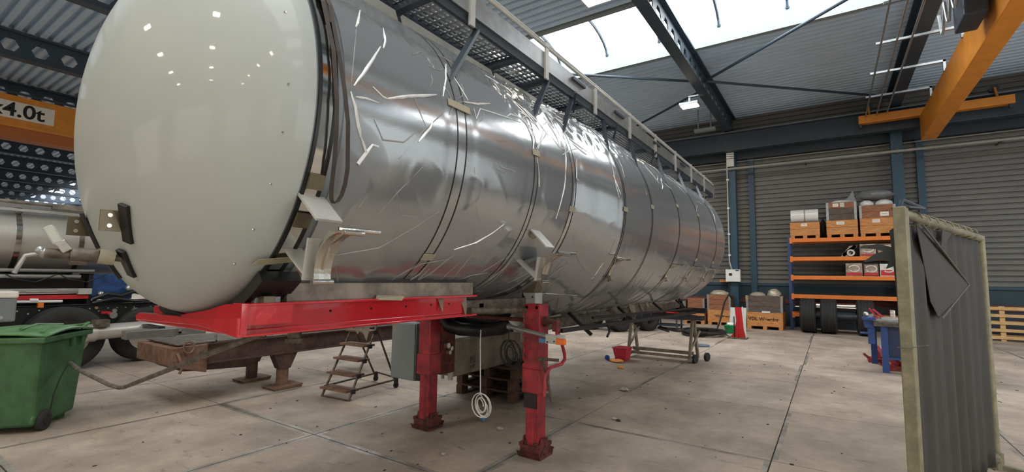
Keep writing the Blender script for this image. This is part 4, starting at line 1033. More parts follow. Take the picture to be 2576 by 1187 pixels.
for x in (-8.0, 0, 1.0, 2.0, 3.0, 6.0):
    rows.append([Vector((x, 12.05-1.0*math.cos(2*PI*k/64), 2.20+.63*math.sin(2*PI*k/64))) for k in range(64)])
g.rings(rows); bd = mk('shell', g, 'alu_clad', t2, smooth=True)
for x in (-1.2, .4, 1.93, 2.72, 4.4):
    g = G(); rows = []
    for xx, o in ((x-.035, 0), (x-.035, .012), (x+.035, .012), (x+.035, 0)):
        rows.append([Vector((xx, 12.05-(1.0+o)*math.cos(2*PI*k/64), 2.20+(.63+o)*math.sin(2*PI*k/64))) for k in range(64)])
    g.rings(rows, cap=False, closed=True)
    h = mk('strap_hoop', g, 'polished', t2, smooth=True)
    mk('hoop_bolt', G().ball((x, 11.28, 2.66), .06, n=10, m=6), 'galv', h)
mk('roof_rail', G().box(-8, 4.5, 11.20, 11.26, 2.70, 2.78).box(-8, 4.5, 11.12, 11.18, 2.64, 2.68), 'alu_white', t2)
mk('roof_rail', G().cyl((-8, 11.1, 2.80), (4.6, 11.1, 2.78), .03).box(2.3, 4.2, 11.05, 11.15, 2.72, 2.78), 'sill', t2)
mk('side_rail', G().cyl((-8, 11.0, 1.59), (2.72, 10.95, 1.565), .035).cyl((-8, 10.95, 1.655), (2.9, 10.95, 1.665), .03), 'alu', t2, smooth=True)
mk('side_rail', G().cyl((-8, 10.95, 1.27+.04), (2.75, 10.93, 1.28+.03), .016), 'zinc', t2, smooth=True)
for x in (1.8, 2.45): mk('cable_tie', G().tube([(x, 10.92, 1.6), (x+.1, 10.9, 1.52), (x+.35, 10.9, 1.47), (x+.6, 10.92, 1.6)], .01, 6), 'black_plastic', t2)

# ---- rolling step ladder
sl = thing('step_ladder', 'rusty rolling step ladder with five treads between the legs', 'ladder', (4.2, 5.7, 0))
fA, fB = Vector((4.12, 5.32, 0)), Vector((4.08, 5.84, 0))
tA, tB = Vector((4.62, 5.42, .92)), Vector((4.60, 5.90, .92))
for a, b in ((fA, tA), (fB, tB)): mk('stile', G().tube([a, a.lerp(b, .5), b], .016, 8), 'dirty_steel', sl, smooth=True)
for k in range(5):
    t = .13+.2*k; a, b = fA.lerp(tA, t), fB.lerp(tB, t)
    tr_ = mk('tread', G().hexa([a+Vector((-.10, 0, -.012)), a+Vector((.10, 0, -.012)), b+Vector((.10, 0, -.012)), b+Vector((-.10, 0, -.012)), a+Vector((-.10, 0, .016)), a+Vector((.10, 0, .016)), b+Vector((.10, 0, .016)), b+Vector((-.10, 0, .016))]), 'rust_light', sl)
    mk('tread_end', G().box(a.x-.03, a.x+.03, a.y-.03, a.y-.0, a.z-.035, a.z+.02), 'rubber', tr_)
bA, bB = Vector((5.03, 5.42, .06)), Vector((5.16, 6.02, .06))
for a, b in ((tA, bA), (tB, bB)): mk('rear_leg', G().tube([a, b], .014, 8), 'rust', sl)
mk('base_rail', G().tube([fA+Vector((.03, 0, .13)), bA+Vector((0, 0, .06))], .014, 8).tube([fB+Vector((.03, 0, .13)), bB+Vector((0, 0, .06))], .014, 8).tube([bA+Vector((0, 0, .08)), bB+Vector((0, 0, .08))], .012, 8).tube([fA+Vector((0,0,.01)), fB+Vector((0,0,.01))], .01, 8), 'rust', sl)
mk('handrail', G().tube([tA, tA+Vector((.02, 0, .35))], .014, 8).tube([tB, tB+Vector((.04, .02, .40))], .014, 8), 'dirty_steel', sl)
for p in (bA, bB): mk('castor', G().cyl(p+Vector((0, -.015, -.02)), p+Vector((0, .015, -.02)), .04, n=14).box(p.x-.02, p.x+.02, p.y-.025, p.y+.025, p.z, p.z+.08), 'rubber', sl)
tag(mk('yellow_clamp', G().box(4.58, 4.64, 5.40, 5.46, .80, .93), 'yellow_line', sl), 'x', 'x') if False else None

# ---- wooden pallets and the beige box on them
def pallet(name, label, loc, lx, ly, rz=0, group=None, bm_='wood_dark'):
    p = thing(name, label, 'pallet', loc, group); x, y, z = loc
    for k in range(5): xx = x-lx/2+lx*(k+.5)/5; mk('deck_board', G().box(xx-lx*.08, xx+lx*.08, y-ly/2, y+ly/2, z+.122, z+.144), bm_, p)
    for k in range(3):
        yy = y-ly/2+ly*k/2+(.05 if k == 0 else -.05 if k == 2 else 0)
        mk('stringer', G().box(x-lx/2, x+lx/2, yy-.05, yy+.05, z+.1, z+.122), bm_, p)
        for q in range(3):
            xx = x-lx/2+lx*q/2+(.07 if q == 0 else -.07 if q == 2 else 0)
            mk('block', G().box(xx-.07, xx+.07, yy-.05, yy+.05, z+.022, z+.1), bm_, p)
        mk('bottom_board', G().box(x-lx/2, x+lx/2, yy-.05, yy+.05, z, z+.022), bm_, p)
    return p
for k, nm in enumerate(('bottom', 'middle', 'top')):
    pallet('wooden_pallet', '%s dark wooden pallet of the stack of three under the beige box' % nm, (5.72+.03*k, 4.0+.02*(k % 2), .145*k), .82, .98, group='pallets under the beige box')
bx = thing('equipment_box', 'large beige metal box with silver corner rails, standing on stacked pallets', 'box', (5.4, 4.2, .436))
mk('body', G().box(4.50, 6.35, 3.85, 4.45, .436, .885), 'beige_box', bx, bevel=.012)
mk('lid', G().box(4.48, 6.37, 3.83, 4.47, .86, .90), 'sill', bx, bevel=.008)
mk('corner_rail', G().box(4.47, 4.50, 3.86, 3.92, .40, .90).box(4.47, 4.50, 4.0, 4.03, .40, .90).box(4.47, 4.50, 4.2, 4.45, .38, .88), 'zinc', bx)
mk('latch', G().box(4.82, 4.90, 3.835, 3.85, .56, .64).tube([(4.80, 3.83, .52), (4.84, 3.82, .50), (4.88, 3.83, .54)], .008, 6), 'dirty_steel', bx)
# hanging cables
def coil(name, c, r, n, m, axis, label, tail):
    g = G(); pts = []
    u, v = frame(Vector(axis)); c = Vector(c)
    for k in range(n*16+1):
        a = 2*PI*k/16; q = r*(1+.30*math.sin(k*.071+axis[1])+.16*math.sin(k*.23))
        pts.append(c+u*math.cos(a)*q*.75+v*math.sin(a)*q+Vector(axis)*(.03*math.sin(k*.37))+u*.03*math.sin(k*.045))
    g.tube(tail+pts, .0055, 6)
    return tag(mk(name, g, m, smooth=True), label, 'cable')
coil('white_cable', (3.82, 2.92, .39), .095, 5, 'white_plain', (1, .3, 0), 'white cable hanging from the black duct, coiled near the floor', [(3.85, 2.95, 1.12), (3.83, 2.94, 1.0), (3.82, 2.92, .6), (3.82, 2.92, .5)])
coil('black_cable', (3.80, 2.56, .93), .10, 6, 'ink', (1, .2, 0), 'black cable coil hanging against the red leg nearest the camera', [(3.82, 2.60, 1.19), (3.80, 2.57, 1.05)])
# ================================================================== BACK WALL AND RIGHT SIDE
# ---- pallet rack
rk = thing('pallet_rack', 'blue and orange pallet rack against the back wall, loaded with crates', 'rack', (19.55, -.4, 0))
for y in (1.17, -2.55):
    for x in (19.1, 19.98):
        u = mk('upright', G().box(x-.04, x+.04, y-.05, y+.05, 0.0, 3.2).box(x-.07, x+.07, y-.07, y+.07, 0, .015), 'blue_rack', rk)
    g = G()
    for k in range(6): g.bar((19.1, y, .2+.48*k), (19.98, y, .2+.48*(k+1 if k % 2 == 0 else k)+(.0 if k % 2 == 0 else .48)), .025, .03)
    mk('bracing', g, 'blue_rack', rk)
for z in (3.06, 2.42, 1.78, 1.14, .52):
    for x in (19.07, 19.98):
        b = mk('shelf_beam', G().box(x-.03, x+.03, -2.5, 1.12, z-.07, z+.06), 'orange_rack', rk, bevel=.006)
        if x < 19.5:
            for y in (1.10, -2.48): mk('beam_clip', G().box(x-.045, x+.045, y-.03, y+.05, z-.11, z+.09), 'orange_rack', b)
    if z > .6: mk('shelf_board', G().box(19.1, 19.95, -2.5, 1.12, z+.03, z+.055), 'wood_grey', rk)
ZT = 3.12
# ---- crates
def crate(name, label, x, y0, y1, z, h, m, group=None, boards=3, feet=True, dep=.75, cat='crate', corner=None):
    c = thing(name, label, cat, (x+dep/2, (y0+y1)/2, z), group)
    fz = .10 if feet else 0
    if feet:
        for yy in (y0+.07, (y0+y1)/2, y1-.07):
            mk('runner', G().box(x, x+dep, yy-.06, yy+.06, z, z+fz), m, c)
    hb = (h-fz)/boards
    for k in range(boards):
        za, zb = z+fz+hb*k+.003, z+fz+hb*(k+1)-.003
        mk('front_board', G().box(x, x+.022, y0, y1, za, zb), m, c, bevel=.003)
        mk('side_board', G().box(x+.022, x+dep, y0, y0+.022, za, zb), m, c)
        mk('side_board', G().box(x+.022, x+dep, y1-.022, y1, za, zb), m, c)
        mk('back_board', G().box(x+dep-.02, x+dep, y0+.022, y1-.022, za, zb), m, c)
    mk('floor_board', G().box(x+.022, x+dep-.02, y0+.022, y1-.022, z+fz, z+fz+.03), m, c)
    if corner:
        for yy in (y0, y1): mk('corner_plate', G().box(x-.006, x, yy-.01 if yy == y0 else yy-.06, yy+.06 if yy == y0 else yy+.01, z+fz, z+h), corner, c)
    return c
def sticker(par, x, y, z, wd=.18, h=.10, m='label_white'):
    s = mk('paper_label', G().box(x-.004, x, y-wd/2, y+wd/2, z-h/2, z+h/2), m, par)
    mk('label_print', G().box(x-.005, x-.004, y-wd*.3, y+wd*.3, z-h*.05, z+h*.05), 'cardboard', s)
FX = 19.12
c = crate('wooden_crate', 'low pine crate under the clear-wrapped roll, top of the rack', FX, .25, 1.12, ZT, .56, 'wood', 'crates on top of the rack', 2); sticker(c, FX, .70, ZT+.47)
c = crate('wooden_crate', 'pine crate in the middle of the rack top, carrying grey collars', FX, -.80, .06, ZT, .58, 'wood', 'crates on top of the rack', 2); sticker(c, FX, -.33, ZT+.48, .22)
c = crate('wooden_crate', 'browner pine crate on the rack top beside the welding screen post', FX, -1.78, -.86, ZT, .60, 'wood', 'crates on top of the rack', 2); sticker(c, FX, -1.28, ZT+.5, .2)
c = crate('pallet_collar', 'dark grey wooden collar on the middle crate of the rack top', FX, -.78, .04, ZT+.58, .40, 'wood_grey', None, 2, False, corner='galv', cat='collar')
c = crate('pallet_collar', 'brown labelled wooden collar on top of the dark grey collar', FX, -.78, .04, ZT+.98, .20, 'wood_brown', None, 1, False, corner='galv', cat='collar'); sticker(c, FX, -.22, ZT+1.09, .16, .11); sticker(c, FX, -.40, ZT+1.09, .12, .14, 'zinc')
c = crate('pallet_collar', 'reddish two-board collar on the right crate of the rack top', FX, -1.78, -.86, ZT+.60, .42, 'wood_brown', None, 2, False, corner='galv', cat='collar'); sticker(c, FX, -1.5, ZT+.72, .22, .14)
def bag(name, label, c, r, m, grp=None, noise=.18):
    return tag(mk(name, G().ball(c, *r, n=14, m=10, noise=noise), m, smooth=True), label, 'bag', grp)
rl = thing('wrapped_roll', 'white foil-wrapped roll lying on the low crate', 'roll', (19.4, .68, ZT+.57))
mk('roll', G().cyl((19.45, .28, ZT+.80), (19.45, 1.10, ZT+.80), .245, n=24), 'foil_white', rl, smooth=True)
mk('roll_strap', G().lathe((19.45, .66, ZT+.80), (0, 1, 0), [(0, .24), (0, .25), (.04, .25), (.04, .24)], 24), 'tape', rl)
bag('black_bag', 'black plastic bundle beside the white roll on the rack top', (19.5, .155, ZT+.35), (.25, .08, .33), 'black_plastic', noise=.06)
bag('foil_bundle', 'white film bundle in the brown collar on the rack top', (19.45, -.38, ZT+1.19), (.28, .36, .10), 'foil_white')
tag(mk('foil_flap', G().prism([(19.4, -.35, ZT+1.18), (19.4, -.80, ZT+1.18), (19.45, -.72, ZT+1.60), (19.42, -.62, ZT+1.40)], (.05, 0, 0)), 'foil_grey'), 'grey plastic flap sticking up from the rack top', 'film')
bag('foil_bundle', 'white wrapped block in the reddish collar, left one', (19.4, -1.07, ZT+1.08), (.25, .20, .14), 'foil_white', noise=.06)
bag('foil_bundle', 'white wrapped block in the reddish collar, right one by the screen post', (19.4, -1.52, ZT+1.08), (.25, .24, .14), 'foil_white', noise=.06)
bag('grey_bag', 'dark grey film heap above the white wrapped blocks', (19.5, -1.3, ZT+1.41), (.25, .52, .17), 'foil_grey')
# shelf contents
def carton(label, y0, y1, z, h, m, art, red=0):
    c = thing('carton', label, 'carton', (19.35, (y0+y1)/2, z), 'cartons in the rack')
    mk('box', G().box(19.12, 19.7, y0, y1, z, z+h), m, c, bevel=.006)
    mk('picture_panel', G().box(19.114, 19.12, y0+.03, y1-.03, z+.04, z+h-.04), art, c)
    g = G().tube([(19.11, (y0+y1)/2+.14*math.cos(R(q)), z+h*.58+.10*math.sin(R(q))) for q in range(20, 330, 20)], .022, 6)
    mk('picture_shape', g, 'box_white', c)
    if red: mk('red_band', G().box(19.108, 19.114, y0+.02, y1-.02, z+.03, z+.03+h*red), 'red_plain', c)
z2, z3 = 1.84, 2.48
carton('brown picture carton on the second shelf, first from the left', -.86, -.42, z2, .42, 'cardboard', 'cardboard', .2)
carton('dull brown carton between two others on the second shelf', -1.28, -.89, z2, .40, 'wood_grey', 'cardboard', .2)
carton('white and red carton on the second shelf beside the torn screen flap', -1.75, -1.31, z2, .40, 'box_white', 'box_white', .42)
carton('pale brown carton on the third shelf, left of a darker one', -1.24, -.82, z3, .40, 'cardboard', 'cardboard', .12)
carton('darker brown carton on the third shelf by the screen post', -1.70, -1.27, z3, .40, 'wood_brown', 'cardboard', .0)
bk = thing('axle_bracket', 'grey metal bracket with a round bush on the third shelf', 'bracket', (19.3, -.55, z3))
mk('arm', G().bar((19.3, -.36, z3+.04), (19.3, -.72, z3+.36), .10, .10), 'dirty_steel', bk)
mk('bush', G().lathe((19.2, -.58, z3+.13), (1, 0, 0), [(0, .06), (0, .11), (.16, .11), (.16, .06)], 18, closed=True), 'zinc', bk)
mk('plate', G().prism([(19.25, -.3, z3), (19.25, -.50, z3), (19.25, -.74, z3+.34), (19.25, -.78, z3+.38), (19.25, -.55, z3+.36)], (.03, 0, 0)), 'cardboard', bk)
# ---- axle with tyres in front of the rack
ax = thing('trailer_axle', 'trailer axle with three big worn tyres standing before the rack', 'axle', (18.5, -.1, 0))
for y, sd in ((.66, -1), (.10, -1), (-.84, 1)):
    wheel(ax, (18.5, y, .55), .55, .44, sd, 'galv', (0, 1, 0))
mk('axle_tube', G().cyl((18.52, 1.02, .82), (18.52, -1.0, .82), .02).cyl((18.75, .9, .86), (18.75, -.9, .86), .10, n=20), 'polished', ax, smooth=True)
mk('axle_beam', G().box(18.6, 18.85, -.6, -.1, .5, .68).cyl((18.5, .5, .55), (18.5, -.7, .55), .09, n=16), 'dark_steel', ax)
ax.location.x -= .12
# ---- pale crates by the column
c = crate('wooden_crate', 'big pine crate with black lettering, on the floor by the rack', 18.32, 1.38, 2.47, 0, .58, 'wood', None, 1, dep=1.15)
text('crate_text', 'VDL Weweler', .155, (18.316, 2.42, .30), (0, -1, 0), (0, 0, 1), 'ink', c, bold=.004)
c = crate('pallet_collar', 'weathered grey three-board collar on the lettered crate', 18.32, 1.38, 2.47, .58, .56, 'wood_grey', None, 3, False, dep=1.15, corner='galv', cat='collar')
mk('yellow_corner', G().box(18.31, 18.314, 2.44, 2.49, .94, 1.14).box(18.31, 18.314, 1.36, 1.40, .94, 1.14), 'yellow_line', c)
mk('paper_scrap', G().box(18.30, 18.318, 1.75, 2.0, .56, .62), 'box_white', c)
bag('foil_heap', 'white and beige film heap in the grey collar, left part', (18.7, 2.15, 1.14), (.35, .25, .12), 'foil_beige')
bag('foil_heap', 'taller beige film heap in the grey collar, right part', (18.75, 1.65, 1.18), (.35, .22, .19), 'foil_beige')
c = crate('wooden_crate', 'pine crate with black lettering behind the blue column', 18.95, 3.08, 3.88, 0, .56, 'wood', None, 1, dep=.58)
text('crate_text', 'VDL Weweler', .10, (18.946, 3.62, .30), (0, -1, 0), (0, 0, 1), 'ink', c, bold=.003)
crate('pallet_collar', 'pine three-board collar on the crate behind the column', 18.95, 3.08, 3.88, .56, .56, 'wood_brown', None, 3, False, dep=.58, corner='galv', cat='collar')
bag('foil_heap', 'grey-beige film heap on the crate behind the column', (19.24, 3.5, 1.14), (.24, .34, .14), 'foil_beige')
crate('wooden_crate', 'pine crate half hidden by the tanker tail', 18.9, 3.98, 4.75, 0, .48, 'wood', None, 1, dep=.8)
crate('pallet_collar', 'brown three-board collar on the crate by the tanker tail', 18.9, 3.98, 4.75, .48, .48, 'wood_brown', None, 3, False, dep=.8, corner='galv', cat='collar')
tag(mk('wall_shelf', G().box(19.9, 20.26, 3.15, 3.6, 1.58, 1.68), 'wood'), 'small pine shelf block fixed to the wall left of the switch box', 'shelf')
# ---- services on the column
sb = thing('switch_box', 'white switch box with black knob on the blue column', 'switch box', (19.5, 3.05, 1.6))
mk('case', G().box(19.42, 19.617, 2.80, 3.30, 1.60, 2.06), 'white_plain', sb, bevel=.01)
mk('knob', G().box(19.40, 19.42, 3.08, 3.18, 1.83, 1.92), 'ink', sb)
mk('name_plate', G().box(19.415, 19.42, 2.84, 2.96, 2.0, 2.04), 'ink', sb)
jb = thing('isolator_box', 'grey junction box with white fuses, high on the column', 'junction box', (19.55, 3.05, 6.0))
mk('case', G().box(19.5, 19.617, 2.92, 3.18, 6.0, 6.30), 'alu_white', jb)
for k in range(3): mk('fuse', G().box(19.5, 19.6, 2.92, 3.18, 6.33+.08*k, 6.38+.08*k), 'white_plain', jb)
mk('back_plate', G().box(19.6, 19.617, 2.95, 3.15, 6.0, 6.56), 'dark_steel', jb)
g = G().tube([(19.52, 3.17, 6.0), (19.52, 3.17, 4.0), (19.52, 3.17, 2.35), (19.52, 3.1, 2.065)], .025, 8)
cd = tag(mk('conduit_pipe', g, 'alu_white', smooth=True), 'white conduit running down the column to the switch box', 'conduit')
for z in (5.5, 4.4, 3.4, 2.6): mk('saddle_clip', G().box(19.49, 19.617, 3.12, 3.20, z-.03, z+.03), 'white_plain', cd)
tag(mk('power_lead', G().tube([(19.52, 3.2, 1.6), (19.45, 3.22, 1.2), (19.3, 3.2, .9)], .02, 6), 'ink'), 'black lead dropping from the switch box behind the crates', 'cable')
# hose, bucket, stand, disc at the foot of the column
g = G(); pts = [(18.85, 3.0, .02)]
hz = [(18.6, 2.98, 1.0), (18.2, 3.0, 1.16), (17.6, 3.05, .9), (17.0, 3.1, .3), (16.4, 3.1, .04)]
pts = list(hz)
for k in range(100):
    a = k*.42; rr = .62+.16*math.sin(k*.37)+.08*math.sin(k*1.1)
    pts.append((15.35+rr*1.25*math.cos(a)+.35*math.sin(k*.05), 3.3+rr*.8*math.sin(a), .03+.0012*k))
tail = [(15.6, 4.2, .03), (16.3, 4.75, .03), (16.5, 4.95, .03), (16.2, 4.9, .03), (15.3, 4.3, .03)]
tag(mk('air_hose', G().tube(pts+tail, .03, 6), 'rubber', smooth=True), 'heap of dark hose coiled on the floor by the column', 'hose')
bu = thing('green_bucket', 'green plastic bucket with white rags, in front of the column', 'bucket', (16.3, 2.6, 0))
mk('body', G().hexa([(16.2, 2.45, 0), (16.6, 2.45, 0), (16.6, 2.78, 0), (16.2, 2.78, 0), (16.12, 2.40, .26), (16.66, 2.40, .26), (16.66, 2.84, .26), (16.12, 2.84, .26)]), 'green_plain', bu, bevel=.02)
mk('rag', G().ball((16.35, 2.66, .28), .18, .14, .06, noise=.25), 'white_plain', bu)
st_ = thing('red_stand', 'red flared stand with white edge before the column', 'stand', (15.05, 2.25, 0))
mk('web', G().prism([(15.05, 2.47, .03), (15.05, 2.08, .03), (15.05, 2.12, .25), (15.05, 2.17, .88), (15.05, 2.34, .88), (15.05, 2.31, .5), (15.05, 2.36, .2)], (.04, 0, 0)).prism([(15.0, 2.26, .03), (14.85, 2.26, .03), (15.04, 2.26, .85)], (0, .015, 0)), 'red_plain', st_)
mk('edge_strip', G().bar((15.07, 2.06, .03), (15.07, 2.14, .9), .05, .025), 'label_white', st_)
mk('base', G().box(14.85, 15.25, 2.02, 2.52, 0, .03), 'dirty_steel', st_)
mk('rod', G().cyl((15.02, 2.36, .03), (15.02, 2.36, .62), .014), 'black_plastic', st_)
mk('base_arm', G().tube([(15.0, 2.5, .03), (15.1, 2.62, .10)], .014, 6), 'black_plastic', st_)
tag(mk('grey_sheet', G().hexa([(17.0, 2.33, 0), (17.03, 2.33, 0), (17.03, 2.83, 0), (17.0, 2.83, 0), (17.25, 2.33, .76), (17.28, 2.33, .76), (17.28, 2.81, .76), (17.25, 2.81, .76)]), 'alu_white'), 'pale grey sheet leaning behind the red stand', 'sheet')
tag(mk('blue_disc', G().lathe((12.68, 2.77, 0), (0, 0, 1), [(0, .10), (0, .20), (.03, .21), (.035, .12), (.02, .1)], 20), 'disc_blue', smooth=True), 'flat blue-grey disc lying on the floor beyond the trestle', 'disc')
# ---- red tool chest on a cart, and wheels of another vehicle beyond the tanker
tc = thing('tool_chest', 'red tool chest on a dark trolley seen under the tanker tail', 'tool chest', (16.4, 4.6, 0))
mk('chest', G().box(16.1, 16.6, 4.32, 4.88, .52, .80), 'red_plain', tc, bevel=.01)
mk('drawer', G().box(16.08, 16.1, 4.38, 4.74, .55, .64), 'red_plain', tc); mk('drawer', G().box(16.08, 16.1, 4.38, 4.74, .67, .76), 'red_plain', tc)
mk('lid', G().hexa([(16.1, 4.32, .80), (16.6, 4.32, .8), (16.6, 4.88, .8), (16.1, 4.88, .8), (16.2, 4.34, .98), (16.5, 4.34, .98), (16.5, 4.55, .86), (16.2, 4.55, .86)]), 'red_plain', tc)
mk('trolley_top', G().box(16.0, 16.7, 4.2, 5.0, .48, .52), 'dark_steel', tc)
for x, y in ((16.05, 4.25), (16.05, 4.95), (16.65, 4.25), (16.65, 4.95)): mk('trolley_leg', G().box(x-.02, x+.02, y-.02, y+.02, .08, .48).cyl((x, y-.02, .06), (x, y+.02, .06), .06), 'dark_steel', tc)
mk('trolley_base', G().box(16.0, 16.7, 4.2, 5.0, .12, .16), 'dark_steel', tc)
bt = thing('bogie', 'dark axle bogie with three wheels beneath and beyond the tanker', 'bogie', (14.5, 5.5, 0))
for x, y in ((14.5, 5.62), (14.5, 6.6), (15.35, 5.02)):
    wheel(bt, (x, y, .47), .47, .42, 1 if y > 5 else -1, 'zinc', (.35, .94, 0))
mk('axle_beam', G().bar((14.5, 5.5, .47), (14.5, 7.2, .47), .14, .14).bar((15.35, 4.9, .47), (15.35, 7.2, .47), .14, .14).bar((14.3, 6.9, .55), (16.0, 6.9, .55), .12, .2), 'dark_steel', bt)
# ---- trestle on castors
te = thing('work_trestle', 'grey tubular trestle on castors under the tanker tail', 'trestle', (10.2, 2.95, 0))
for y, hw in ((3.62, .22), (2.36, .22)):
    for s in (-1, 1):
        mk('leg', G().bar((10.15+s*hw, y-.03*s, .06), (10.15+s*.06, y, .84), .05, .05), 'trestle_grey', te)
    mk('brace', G().bar((10.15-hw*.7, y+.02, .25), (10.15+hw*.5, y-.1, .62), .035, .035), 'trestle_grey', te)
    mk('foot_rail', G().box(9.9, 10.5, y-.025, y+.025, .06, .11), 'trestle_grey', te)
mk('spreader', G().box(10.12, 10.18, 2.36, 3.62, .14, .20).box(9.95, 10.0, 2.36, 3.62, .08, .13), 'trestle_grey', te)
mk('top_beam', G().box(10.02, 10.10, 2.15, 3.80, .84, .92).box(10.20, 10.28, 2.15, 3.80, .84, .92), 'dark_steel', te)
mk('top_channel', G().bar((10.15, 3.7, .95), (10.15, 2.3, .90), .16, .06), 'red_rust', te)
for y in (2.36, 2.22):
    c_ = mk('castor', G().lathe((10.0 if y > 2.3 else 10.42, y-.08, .085), (.3, .95, 0), [(0, .05), (0, .085), (.05, .085), (.05, .05)], 18), 'rubber', te)
for y in (3.62,): mk('castor', G().lathe((9.95, y, .03+.02), (0, 1, 0), [(0, .03), (0, .05), (.04, .05), (.04, .03)], 14), 'rubber', te)
rbk = thing('red_bucket', 'square pinkish red bucket on the floor beside the trestle', 'bucket', (9.45, 3.6, 0))
g = G(); p0 = [(9.36, 3.50), (9.62, 3.50), (9.62, 3.72), (9.36, 3.72)]; p1 = [(9.32, 3.46), (9.66, 3.46), (9.66, 3.76), (9.32, 3.76)]
g.hexa([(x, y, 0) for x, y in p0]+[(x, y, .25) for x, y in p1]); mk('body', g, 'pink_red', rbk, bevel=.015)
mk('rim', G().box(9.31, 9.67, 3.45, 3.77, .24, .258), 'pink_red', rbk, bevel=.005)
bo = thing('white_bottle', 'white bottle with blue cap lying by the red bucket', 'bottle', (9.2, 3.76, .05))
mk('body', G().lathe((9.35, 3.75, .06), (-.8, .35, 0), [(0, .04), (.01, .06), (.12, .06), (.16, .045)], 16), 'white_plain', bo, smooth=True)
mk('cap', G().lathe((9.222, 3.806, .06), (-.8, .35, 0), [(0, .05), (.05, .05), (.052, .04)], 16), 'blue_cap', bo, smooth=True)
tag(mk('orange_rag', G().ball((9.16, 3.60, .025), .10, .14, .03, noise=.5), 'orange_rag', smooth=True), 'crumpled orange and white rag by the red bucket', 'rag')
# ---- floor litter
lit = [((8.55, 3.30), .05, 'yellow crumpled scrap on the floor in front of the red bucket', 'orange_rag'), ((4.35, 3.05), .03, 'small pale pebble of debris between the two red legs', 'debris'), ((5.45, 2.18), .025, 'small white scrap on the floor beyond the nearer red leg', 'debris'), ((5.42, 2.12), .022, 'tiny dark scrap beside the white one beyond the nearer leg', 'dirt'), ((3.45, 3.05), .02, 'tiny white stone on the floor near the left red leg foot', 'debris'), ((6.9, 2.6), .05, 'round white cap lying on the floor past the amber marker', 'debris'), ((4.5, 3.4), .03, 'flattened blue-grey scrap by the pallets', 'blue_lens')]
for (x, y), r, lb, m in lit:
    tag(mk('litter_scrap', G().ball((x, y, r*.5), r, r*1.3, r*.5, n=8, m=5, noise=.5), m), lb, 'litter')
rr_ = random.Random(5); g = G()
for k in range(420):
    x, y = rr_.uniform(1.5, 15), rr_.uniform(-5, 8); r = rr_.uniform(.004, .014)
    g.ball((x, y, r*.3), r*rr_.uniform(.7, 2), r*rr_.uniform(.7, 2), r*.4, n=5, m=3)
o = mk('floor_grit', g, 'dirt'); o['kind'] = 'stuff'; tag(o, 'dark grit and crumbs scattered over the concrete floor', 'grit')
# ---- blue workbench behind the screen
wb_ = thing('workbench', 'blue steel workbench with vice, half hidden by the welding screen', 'workbench', (11.6, -1.2, 0))
for x, y in ((11.22, -.78), (11.22, -1.9), (12.3, -.68), (12.3, -1.9)): mk('leg', G().box(x-.04, x+.04, y-.05, y+.05, 0, .84), 'blue_paint', wb_)
mk('side_panel', G().box(11.24, 11.27, -1.9, -.83, .28, .84).box(11.24, 12.3, -1.92, -1.90, .28, .84), 'blue_dark', wb_)
mk('bottom_rail', G().box(11.2, 11.26, -1.9, -.8, .24, .28), 'blue_paint', wb_)
mk('top', G().box(11.1, 12.4, -2.0, -.62, .84, .92), 'dirty_steel', wb_, bevel=.006)
mk('bench_vice', G().box(11.15, 11.5, -.62, -.50, .80, .98).box(11.05, 11.3, -.66, -.46, .95, 1.0).cyl((11.2, -.6, .70), (11.2, -.42, .70), .02).box(11.2, 11.3, -.64, -.54, .5, .82), 'blue_paint', wb_, bevel=.006)
bits = [('toolbox', (11.3, 11.7, -1.5, -.75, .92, 1.0), 'zinc', 'flat silver tool tray on the workbench top'), ('steel_profile', (11.2, 11.3, -1.7, -.6, .92, .97), 'galv', 'galvanised profile lying along the workbench edge'), ('red_clamp', (11.5, 11.6, -1.25, -1.05, 1.0, 1.12), 'red_plain', 'red tool standing on the workbench tray'), ('steel_block', (11.5, 11.6, -.98, -.90, 1.0, 1.13), 'polished', 'shiny steel block on the workbench tray'), ('steel_block', (11.5, 11.6, -1.38, -1.30, 1.0, 1.12), 'polished', 'second shiny steel block near the screen post')]
for nm, q, m, lb in bits: tag(mk(nm, G().box(*q), m, bevel=.008), lb, nm.split('_')[-1])
pz = thing('pipe_spanner', 'worn pink-handled pliers heaped on the workbench corner', 'pliers', (11.3, -.62, 1.0))
mk('handle', G().bar((11.28, -.70, .975), (11.28, -.58, 1.16), .04, .03).bar((11.34, -.8, .98), (11.3, -.64, 1.14), .04, .03), 'pink_red', pz)
mk('jaw', G().bar((11.28, -.5, .99), (11.28, -.64, 1.04), .05, .05).ball((11.2, -.52, 1.05), .05, n=8, m=5), 'zinc', pz)
for k, (x, y, lb) in enumerate(((12.6, -.72, 'dull red jack on the floor behind the workbench leg'), (11.7, -.92, 'red clamp heap on the floor right of the workbench leg'))):
    j = thing('floor_jack', lb, 'jack', (x, y, 0))
    mk('body', G().box(x-.2, x+.2, y-.14, y+.14, 0, .08).bar((x, y-.1, .08), (x+.1, y, .30-.12*k), .10, .10), 'red_worn', j)
    mk('handle', G().bar((x-.1, y+.1, .05), (x-.25, y+.22, .18-.06*k), .035, .035).bar((x, y-.12, .1), (x-.1, y-.3, .22), .04, .04), 'red_worn', j)
